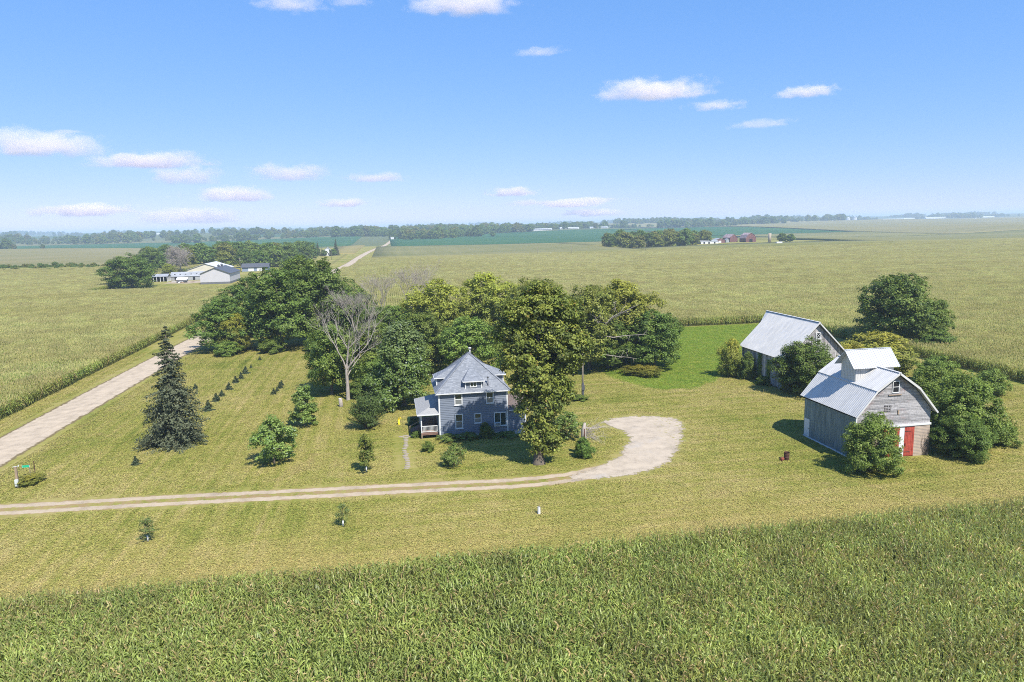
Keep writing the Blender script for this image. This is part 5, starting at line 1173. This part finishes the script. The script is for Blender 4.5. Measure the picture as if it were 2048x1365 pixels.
o = gabled('pole_shed', 'large pale steel shed with charcoal roof and grey wainscot', -98.2, -83.2, 408, 436, 5.6, 8.6, M_shedwall, M_greyroof, 'y', 'shed', FL, .6, (1.1, M_greybase), [('door', -6.6, -5.7, 1.1, 3.0, M_shedwall)])
for yy in (-3.5, 4.5):
    m = MB(); m.box(-.5, .5, yy - .5, yy + .5, 2.9 + 5.4, 9.4); m.slab([(-.75, yy - .75, 9.3), (.75, yy - .75, 9.3), (0, yy, 10.0)], .05); m.slab([(.75, yy - .75, 9.3), (.75, yy + .75, 9.3), (0, yy, 10.0)], .05); m.slab([(-.75, yy + .75, 9.3), (-.75, yy - .75, 9.3), (0, yy, 10.0)], .05); m.build('cupola', M_greyroof, o)
gabled('machine_shed', 'cream machine shed with pale blue-grey roof behind the charcoal-roofed shed', -118, -97.5, 462, 492, 5.2, 8.6, M_cream, M_metal_roof, 'y', 'shed', FL, .5, None, [('door', -7, -1, .1, 4.3, M_white)])
o = gabled('low_barn', 'long low white barn with a row of dark roof vents', -124, -103, 447, 456, 2.3, 4.6, M_oldroof, M_oldroof, 'x', 'barn', FL, .3, None, [('door', -8, -6.5, .1, 2.0, M_dark), ('door', 2, 3.2, .1, 2.0, M_dark)])
for i in range(6): m = MB(); x = -8.2 + i * 3.0; m.box(x - .35, x + .35, -2.9, -2.2, 2.6, 3.65); m.build('roof_vent', M_dark, o)
o = thing('open_shed', 'open-fronted shed with sloping tin roof beside the big round tree', 'shed', -127.6, 443, None, 0, FL); m = MB(); m.slab([(-4.2, -3.5, 3.0), (4.4, -3.5, 3.0), (4.4, 1, 4.3), (-4.2, 1, 4.3)], .12); m.slab([(4.4, 4, 3.0), (-4.2, 4, 3.0), (-4.2, 1, 4.3), (4.4, 1, 4.3)], .12); m.build('roof', M_oldroof, o); m = MB(); m.box(-4, 4, 3.3, 3.5, -.2, 3.0); m.box(-4, -3.85, -3.2, 3.3, -.2, 2.9); m.build('wall', M_dark, o)
for i in range(5): m = MB(); m.box(-3.5 + i * 1.85, -3.25 + i * 1.85, -3.2, -2.95, -.2, 3.0); m.build('post', M_white, o)
for i in range(3): m = MB(); m.box(3.9, 4.15, -1.2 + i * 1.9, -.95 + i * 1.9, -.2, 3.2); m.build('post', M_white, o)
o = thing('farm_wagon', 'white-topped farm wagon parked in the littered dirt yard', 'wagon', -112.5, 428, None, 0, None); m = MB(); m.box(-2.8, 2.8, -1.2, 1.2, .7, 1.7); m.build('box', M_greybase, o); m = MB(); m.slab([(-2.95, -1.35, 1.72), (2.95, -1.35, 1.72), (2.95, 1.35, 2.85), (-2.95, 1.35, 2.85)], .1); m.build('cover', M_white, o)
for sx in (-1.9, 1.9):
    for sy in (-1.1, 1.1): m = MB(); m.tube([(sx, sy - .1, .4), (sx, sy + .1, .4)], [.4, .4], 12); m.build('wheel', M_dark, o)
for i in range(9):
    x, y = rng.uniform(-120, -104), rng.uniform(421, 436); m = MB(); a, b, h = rng.uniform(.5, 1.6), rng.uniform(.4, 1.0), rng.uniform(.2, .7); m.box(-a, a, -b, b, 0, h); m.box(-a * .5, a * .6, -b * .8, b * .7, h, h * 1.4); o = m.build('scrap_heap', [M_white, M_concrete, M_wood][i % 3]); o.location = (x, y, Hf(x, y)); o.rotation_euler = (0, 0, rng.uniform(0, 3)); tag(o, 'pale scrap heap lying in the littered dirt yard', 'scrap', 'scrap in the dirt yard')
o = gabled('dark_roofed_house', 'low dark-roofed house with pale garage doors under the trees', -98, -81, 522, 532, 3.0, 5.2, plain('blue_grey_wall', (0.20, 0.24, 0.32), .2, .5), M_greyroof, 'x', 'house', FL, .7, None, [('garage_door', -4.5, -.8, .1, 2.5, M_white), ('garage_door', 1.2, 4.8, .1, 2.5, M_white)])
o = pole('tall pale utility pole beside the charcoal-roofed shed', -99.2, 523, 9.5, .17, True); m = MB(); m.bar((0, 0, 7.6), (1.6, -.4, 8.0), .09); m.build('lamp_arm', M_greybox, o)
pole('utility pole near the white farmhouse beside the far road', -50.5, 692, 9.0, .15); pole('lone utility pole at the far field line in front of the grove', 243.9, 666, 9.5, .16); pole('utility pole on the far field line left of the grove', 138.2, 664, 9.0, .15); pole('utility pole on the far field line between its two neighbours', 171.0, 666, 9.0, .15)
gabled('white_farmhouse', 'white farmhouse half hidden among dark spruces by the far road', -66.5, -57.5, 798, 806, 5.2, 8.6, M_white, M_oldroof, 'y', 'house', FL, .4, None, [('window', -3.2, -2.2, 1.2, 2.8, M_dark), ('window', .8, 1.8, 1.2, 2.8, M_dark), ('window', -1.2, -.2, 3.7, 5.0, M_dark)])
gabled('white_outbuilding', 'small white gable poking out of the neighbouring wood', -159, -151, 605, 612, 9.5, 12.5, M_white, M_white_roof, 'y', 'building', FL, .3)
for i, (x, y, h) in enumerate([(-84, 800, 16), (-78.5, 792, 15), (-72, 800, 15.5), (-53.5, 806, 18), (-66.5, 786, 9.5), (-57.5, 788, 8)]):
    conifer('spruce_tree', ['leftmost dark spruce of those beside the white farmhouse', 'dark spruce second from the left beside the white farmhouse', 'dark spruce touching the left wall of the white farmhouse', 'tallest dark spruce on the road side of the white farmhouse', 'low spruce half hiding the front of the white farmhouse', 'lowest spruce in front of the right corner of the white farmhouse'][i], x, y, sp_big, i * 1.1, (h / 16.3 * .85, h / 16.3 * .85, h / 16.3), 'spruces round the white farmhouse')
tree('broadleaf_tree', 'big dark rounded tree standing in the corn beside the open shed', 'tree', 'thick1', -129.0, 398, 15.6, 24.0, 1.0, 'trees of the neighbouring farm')
tree('broadleaf_tree', 'dark round tree behind the biggest round tree by the shed', 'tree', 'dark2', -164, 548, 15.5, 19.0, .4, 'trees of the neighbouring farm')
tree('broadleaf_tree', 'small yellow-green tree behind the open shed', 'tree', 'yel0', -134.0, 482, 8.5, 10, .4, 'trees of the neighbouring farm')
o = thing('bare_tree', 'grey leafless round tree behind the low white barn', 'tree', -137.5, 522, None, .7, 'trees of the neighbouring farm', 1.0); add('trunk', bare_mesh('bare_round', 15.5, 0.30, 41, 7, .85, 7, .22, 1.0, .1, None, .05), o)
g_ = np.random.default_rng(77); pts = []
for t_ in range(4000):
    x, y = g_.uniform(-205, -66), g_.uniform(540, 770)
    if x > np.interp(y, [540, 770], [-70, -66]) or x < np.interp(y, [540, 600, 770], [-150, -185, -210]): continue
    if y < 560 and -150 < x < -128: continue
    if all((x - a) ** 2 + (y - b) ** 2 > 13 ** 2 for a, b in pts): pts.append((x, y))
pts = [p for p in pts if (p[0] + 155) ** 2 + (p[1] - 604) ** 2 > 11 ** 2][:58]
for i, (x, y) in enumerate(pts):
    h = g_.uniform(12.0, 17.5); tree('broadleaf_tree', 'green tree in the dense wood behind the neighbouring farm sheds', 'tree', ['far0', 'far1', 'far2', 'far1', 'farolive', 'far2'][g_.integers(0, 6)], x, y, h, h * g_.uniform(.9, 1.15), None, 'wood of the neighbouring farm')
for lab, x, y, h in (('small green tree hiding the lower front of the white farmhouse', -64.5, 786, 6.5), ('dark bushy tree between the white farmhouse and the neighbouring wood', -73, 786, 9), ('green bushy tree on the road side of the white farmhouse', -56.0, 792, 7.5)): tree('broadleaf_tree', lab, 'tree', 'far0', x, y, h, h * 1.15, None, 'trees of the neighbouring farm')
# grove farm on the right
pts = []
for t_ in range(3000):
    x, y = g_.uniform(262, 398), g_.uniform(748, 872)
    if y < np.interp(x, [262, 300, 345, 398], [770, 748, 775, 830]): continue
    if all((x - a) ** 2 + (y - b) ** 2 > 14 ** 2 for a, b in pts): pts.append((x, y))
for i, (x, y) in enumerate(pts[:34]):
    h = g_.uniform(13, 19); tree('broadleaf_tree', 'green tree in the far grove left of the red barns', 'tree', ['far0', 'far1', 'farolive', 'far2', 'farolive'][g_.integers(0, 5)], x, y, h, h * g_.uniform(.95, 1.2), None, 'trees of the far grove')
species('gold', 16, 12, 14, 398, 200, 26, 1.5, .9, .6, [(0.30, 0.24, 0.03), (0.24, 0.22, 0.035)], .3, base=.02)
tree('broadleaf_tree', 'golden yellow tree at the sunny edge of the far grove', 'tree', 'gold', 366, 836, 12, 8, 0, 'trees of the far grove')
FG = 'buildings of the far grove farm'
gabled('livestock_shed', 'long low white shed at the end of the far grove', 364, 386, 808, 818, 2.4, 3.8, M_white, M_oldroof, 'x', 'shed', FG, .3, None, [('door', -8, -6, .1, 1.9, M_dark), ('door', -2, 0, .1, 1.9, M_dark), ('door', 5, 7, .1, 1.9, M_dark)])
gabled('red_shed', 'small red shed between the long white shed and the red barns', 387, 400, 820, 830, 3.4, 5.6, M_barn_red, M_oldroof, 'y', 'shed', FG, .3, None, [('door', -1.5, 1.5, .1, 2.6, M_white)])
gabled('red_barn', 'faded red barn with rust-patched roof nearest the far grove', 414, 424, 836, 856, 5.5, 9.5, M_barn_red, M_barn_roof, 'y', 'barn', FG, .4)
o = thing('red_gambrel_barn', 'faded red gambrel barn with patchy roof beside the silo', 'barn', 430, 822, None, 0, FG)
pr = [(-6.5, -.5), (6.5, -.5), (6.5, 4.5), (4.2, 8.6), (0, 11.0), (-4.2, 8.6), (-6.5, 4.5)]; m = MB(); m.poly([(x, -8, z) for x, z in pr]); m.poly([(x, 8, z) for x, z in pr][::-1]); m.poly([(6.5, -8, -.5), (6.5, 8, -.5), (6.5, 8, 4.5), (6.5, -8, 4.5)]); m.poly([(-6.5, 8, -.5), (-6.5, -8, -.5), (-6.5, -8, 4.5), (-6.5, 8, 4.5)]); m.build('wall', M_barn_red, o)
m = MB()
for a, b in zip(pr[2:-1], pr[3:]): m.slab([(a[0] * 1.04, -8.4, a[1] + .1), (a[0] * 1.04, 8.4, a[1] + .1), (b[0] * 1.04, 8.4, b[1] + .1), (b[0] * 1.04, -8.4, b[1] + .1)], .12)
m.build('roof', M_barn_roof, o); m = MB(); m.box(-2, 2, -8.1, -8.02, 0, 3.6); m.build('door', M_dark, o)
o = thing('silo', 'tan concrete silo standing alone right of the red barns', 'silo', 439.6, 788, None); m = MB(); m.tube([(0, 0, -.3), (0, 0, 10.5)], [1.75, 1.75], 20); m.build('wall', plain('silo_concrete', (0.36, 0.30, 0.23), .2, .6, .9), o, True); m = MB()
for i in range(9): m.tube([(0, 0, .8 + i * 1.1), (0, 0, .9 + i * 1.1)], [1.79, 1.79], 20)
m.build('hoop', M_concrete, o)
for lab, x, y, h, w in (('round tree on the silo side of the far farm', 449.5, 778, 10.5, 13), ('tree farther right of the silo touching its neighbour', 460, 778, 9.5, 12)): tree('broadleaf_tree', lab, 'tree', 'far0', x, y, h, w, None, 'trees of the far grove')
gabled('round_bin', 'small grey bin house between the sheds and the red barn', 404, 408, 826, 830, 3, 5, M_oldroof, M_oldroof, 'y', 'building', FG, .2)
o = thing('white_trailer', 'low white trailer parked in the corn field in front of the red barns', 'trailer', 408.0, 712, Hf(408, 712) + 1.2); m = MB(); m.box(-3.2, 3.2, -1.1, 1.1, .5, 2.3); m.build('box', M_white, o)
for sx in (-2, 2): m = MB(); m.tube([(sx, -1.15, .4), (sx, -.9, .4)], [.42, .42], 10); m.build('wheel', M_dark, o)
FB = 'long white livestock barns on the skyline'
for lab, x0, x1, y in (('short white barn end nearest the road among the distant hog barns', 352, 376, 2015), ('second distant white hog barn from the road', 428, 484, 2110), ('third distant white hog barn from the road', 530, 590, 2200), ('fourth distant white hog barn, nearest the grove', 662, 724, 2330)):
    gabled('hog_barn', lab, x0, x1, y, y + 16, 3.2, 5.6, M_white, M_white_roof, 'x', 'barn', FB, .5, None, [('curtain', -(x1 - x0) * .45, (x1 - x0) * .45, 1.2, 2.4, M_greybase)])
def skyline(px0, px1, name, label, y, depth, ze, zr, wall=M_white, roof=M_white_roof):
    gabled(name, label, px0, px1, y, y + depth, ze, zr, wall, roof, 'x', 'barn', FB, .6)
skyline(2250, 2590, 'turkey_barn', 'longest white barn on the right skyline beside the grain bins', 3740, 22, 4, 8)
for i, (x, y, r, h) in enumerate([(2520, 3800, 11, 14), (2590, 3790, 12, 20), (2625, 3780, 12, 22)]):
    o = thing('grain_bin', ['leftmost and lowest of the three distant grain bins', 'middle of the three distant grain bins', 'rightmost and tallest of the three distant grain bins'][i], 'grain bin', x, y, None, 0, 'distant grain bins'); m = MB(); m.tube([(0, 0, -.5), (0, 0, h)], [r, r], 20, False); m.build('wall', M_metal_roof, o, True); m = MB(); m.tube([(0, 0, h), (0, 0, h + r * .5)], [r * 1.04, .6], 20); m.build('roof', M_white_roof, o, True)
for i, (x0, x1, y) in enumerate([(2900, 3060, 3900), (3085, 3150, 3960), (3180, 3330, 3900), (3345, 3470, 3920), (3480, 3610, 3860)]):
    skyline(x0, x1, 'poultry_barn', ordn[i] + ' low white barn right of the grain bins on the skyline', y, 26, 4, 9)
for i, (x, y, w, h, lab) in enumerate([(-88, 3300, 26, 16, 'white farm building above the wood near the far road'), (14, 1640, 7, 7, 'pale building where the far road meets the wood'), (-1250, 4300, 60, 9, 'white sheds on the left skyline'), (560, 5200, 70, 12, 'white buildings on the middle skyline'), (-62, 3340, 30, 9, 'low white shed beside the building above the wood'), (3050, 3380, 6, 6, 'small white house on the far right skyline')]):
    gabled('distant_building', lab, x - w / 2, x + w / 2, y, y + 12, h * .6, h, M_white, M_white_roof, 'x', 'building', 'scattered skyline buildings', .3)

# ------------------------------------------------------------------ distant woods: one mass of crowns each
far_lib = library('far_crowns', [SPEC[q][0] for q in ('far0', 'far1', 'far2', 'farolive')])
def belt(name, label, lines, n, h, spread, seed, per=9):
    """broken clusters of crowns strung along lines"""
    g = np.random.default_rng(seed); P = []; S = []
    for (ax, ay, bx, by, wt) in lines:
        nc = max(1, int(n * wt / per))
        for c_ in range(nc):
            t = g.random(); q = int(per * g.uniform(.3, 1.9)) + 1; r = 9 * math.sqrt(q) * g.uniform(.8, 1.5); cx, cy = ax + (bx - ax) * t, ay + (by - ay) * t + g.normal(0, spread)
            P.append(np.column_stack([cx + g.normal(0, r * 1.3, q), cy + g.normal(0, r * .7, q)])); S.append(np.full(q, g.uniform(.6, 1.35)) * g.uniform(.7, 1.2, q))
    P = np.concatenate(P); S = np.concatenate(S); m_ = len(P); return scatter(name, np.column_stack([P, H(P[:, 0], P[:, 1]) - .5]), g.uniform(0, 6.28, m_), g.integers(0, 4, m_), h / 16 * S, far_lib, label)
belt('distant_woods', 'hazy wooded creek belt across the left distance', [(-1350, 2250, -640, 2230, .30), (-640, 2230, -40, 2180, .35), (-1100, 2600, -300, 2750, .30), (-250, 2500, 200, 2500, .30)], 430, 18, 120, 1)
belt('distant_woods', 'hazy wood where the far road disappears', [(36, 1690, 150, 1760, .18), (60, 1850, 360, 2080, .35), (-60, 2050, 40, 2000, .12), (150, 2350, 760, 2700, .5)], 300, 19, 60, 2)
belt('distant_woods', 'tree line beside the distant hog barns', [(360, 2160, 820, 2560, .5), (820, 2650, 1150, 2550, .4)], 170, 16, 50, 3)
belt('distant_woods', 'hazy wood beyond the right grove', [(960, 2500, 1350, 2400, .3), (1300, 3100, 1950, 3000, .45), (1900, 3640, 2350, 3700, .25), (1050, 3200, 1500, 3400, .35)], 380, 20, 110, 4)
belt('distant_woods', 'tree clumps round the white barns on the right skyline', [(2640, 3880, 2800, 3950, .2), (3150, 4080, 3500, 4050, .25), (3290, 3740, 3420, 3790, .15), (3650, 4300, 4300, 4500, .4)], 230, 22, 60, 5)
_g = np.random.default_rng(12); hl = []
for _i in range(46):
    _a = R(_g.uniform(-30, 48)); _d = _g.uniform(4300, 8200); _x, _y = math.sin(_a) * _d, math.cos(_a) * _d; _l = _g.uniform(30, 330); hl.append((_x, _y, _x + _l, _y + _g.uniform(-60, 60), _l / 4200))
belt('distant_woods', 'scattered blue tree clumps along the horizon', hl, 800, 22, 35, 6)
belt('distant_woods', 'small tree clump on the far left field edge', [(-800, 1585, -735, 1600, 1.0)], 22, 15, 10, 7)
belt('hedge_line', 'low green hedge line along the far edge of the left corn field', [(-350, 588, -172, 593, 1.0)], 340, 3.6, 1.0, 8, 2)

# ------------------------------------------------------------------ clouds
k = N('cloud_volume'); k.t.nodes.remove(k.b); o = k.obj(); oi = k.n('ObjectInfo')
seed = k.n('VectorMath', operation='SCALE', i_0=(37.0, 11.0, 23.0)); k.set(seed.inputs['Scale'], oi.outputs['Random'])
sx, sy, sz = k.sep(o)
vec = k.n('VectorMath', operation='ADD', i_0=k.comb(k.math('MULTIPLY', sx, 2.6), k.math('MULTIPLY', sy, 2.6), k.math('MULTIPLY', sz, 0.95)), i_1=seed.outputs[0]).outputs[0]
nz = k.noise(vec, 1.15, 5, 0.58, 0.25)
rad = k.n('VectorMath', operation='LENGTH', i_0=o).outputs['Value']
bottom = k.mapr(sz, -0.62, -0.40)
body = k.math('SUBTRACT', k.math('ADD', k.math('SUBTRACT', 1.0, rad), k.math('MULTIPLY', k.math('SUBTRACT', nz, 0.5), 2.3)), 0.36)
den = k.math('MULTIPLY', k.mapr(body, 0.0, 0.34), bottom)
den = k.math('MULTIPLY', den, k.math('MULTIPLY', oi.outputs['Color'].node.outputs['Alpha'], 1.0))
pv = k.n('VolumePrincipled'); pv.inputs['Color'].default_value = (1.0, 0.93, 0.96, 1); pv.inputs['Anisotropy'].default_value = 0.0; k.set(pv.inputs['Density'], den)
k.t.links.new(pv.outputs[0], k.out.inputs['Volume']); M_cloud = k.m
bm = bmesh.new(); bmesh.ops.create_icosphere(bm, subdivisions=3, radius=1.0); cme = bpy.data.meshes.new('cloud'); bm.to_mesh(cme); bm.free(); cme.materials.append(M_cloud)
clouds = [(2629, 6957, 1278, 671, 136, 1.0, 'largest white cloud high on the right of the sky'), (4201, 6928, 1277, 390, 84, .8, 'slim white cloud right of the largest cloud'), (3658, 7805, 1278, 378, 75, .6, 'small cloud just below and right of the largest cloud'),
 (4943, 9212, 1278, 479, 90, .4, 'faint wispy cloud lowest of the four on the right'), (1179, 5473, 1278, 237, 44, .4, 'small faint cloud high above the house'), (493, 4367, 1277, 406, 86, .9, 'white cloud cut by the top edge of the picture above the house'), (-468, 4461, 1278, 269, 60, .6, 'thin cloud at the top edge left of its bigger neighbour'),
 (-134, 4373, 1278, 169, 39, .4, 'faint cloud scrap at the top edge between two others'), (-4753, 11498, 1277, 1112, 247, 1, 'big pinkish cloud at the left edge of the sky'), (-4048, 14065, 1277, 1246, 202, .9, 'long pinkish cloud right of the one at the left edge'), (-4411, 18009, 1278, 1076, 304, .8, 'puffy pink cloud stacked above the longest low one'),
 (-2041, 17356, 1278, 1123, 271, .8, 'rounded pink cloud left of the road line'), (-138, 19164, 1278, 1033, 165, .6, 'thin trailing cloud right of the rounded pink cloud'), (-5312, 27808, 1278, 2052, 366, .9, 'long flat cloud under the stacked pink cloud'), (-1534, 29960, 1005, 1428, 232, .8, 'small flat cloud low above the far road'),
 (-10475, 28111, 826, 2049, 336, 1.0, 'flat pink cloud low on the far left'), (-7109, 29145, 560, 2979, 400, .75, 'faint pale cloud bank just above the left horizon'), (4948, 28412, 1278, 1493, 248, .8, 'flat cloud low in the middle of the sky'), (7419, 29068, 838, 2918, 258, .75, 'long faint cloud streak below the flat middle cloud'), (8389, 28803, 420, 1613, 206, .9, 'pale cloud resting on the horizon right of the middle'), (-3850, 10068, 1278, 269, 37, .25, 'tiny faint wisp above the left pink clouds')]
for i, (x, y, z, w, h, d, lab) in enumerate(clouds):
    o = add('cloud', cme); o.location = (x, y, z); o.scale = (w * 1.12, w * .55, h * 1.15); o.rotation_euler = (0, 0, -math.atan2(x, y)); tag(o, lab, 'cloud', 'small fair-weather clouds')
    o.color = (1, 1, 1, 1.9 * (d ** 1.5) / (h * 2.0))

# ------------------------------------------------------------------ haze
k = N('haze_air'); k.t.nodes.remove(k.b); pv = k.n('VolumePrincipled'); pv.inputs['Color'].default_value = (0.66, 0.82, 1.0, 1); pv.inputs['Density'].default_value = 0.00017; pv.inputs['Anisotropy'].default_value = 0.0
k.t.links.new(pv.outputs[0], k.out.inputs['Volume'])
m = MB(); m.box(-13500, 13500, -3500, 13800, -9.0, 66.0); hz = m.build('haze', k.m); tag(hz, 'thin blue summer haze lying over the far fields', kind='stuff')
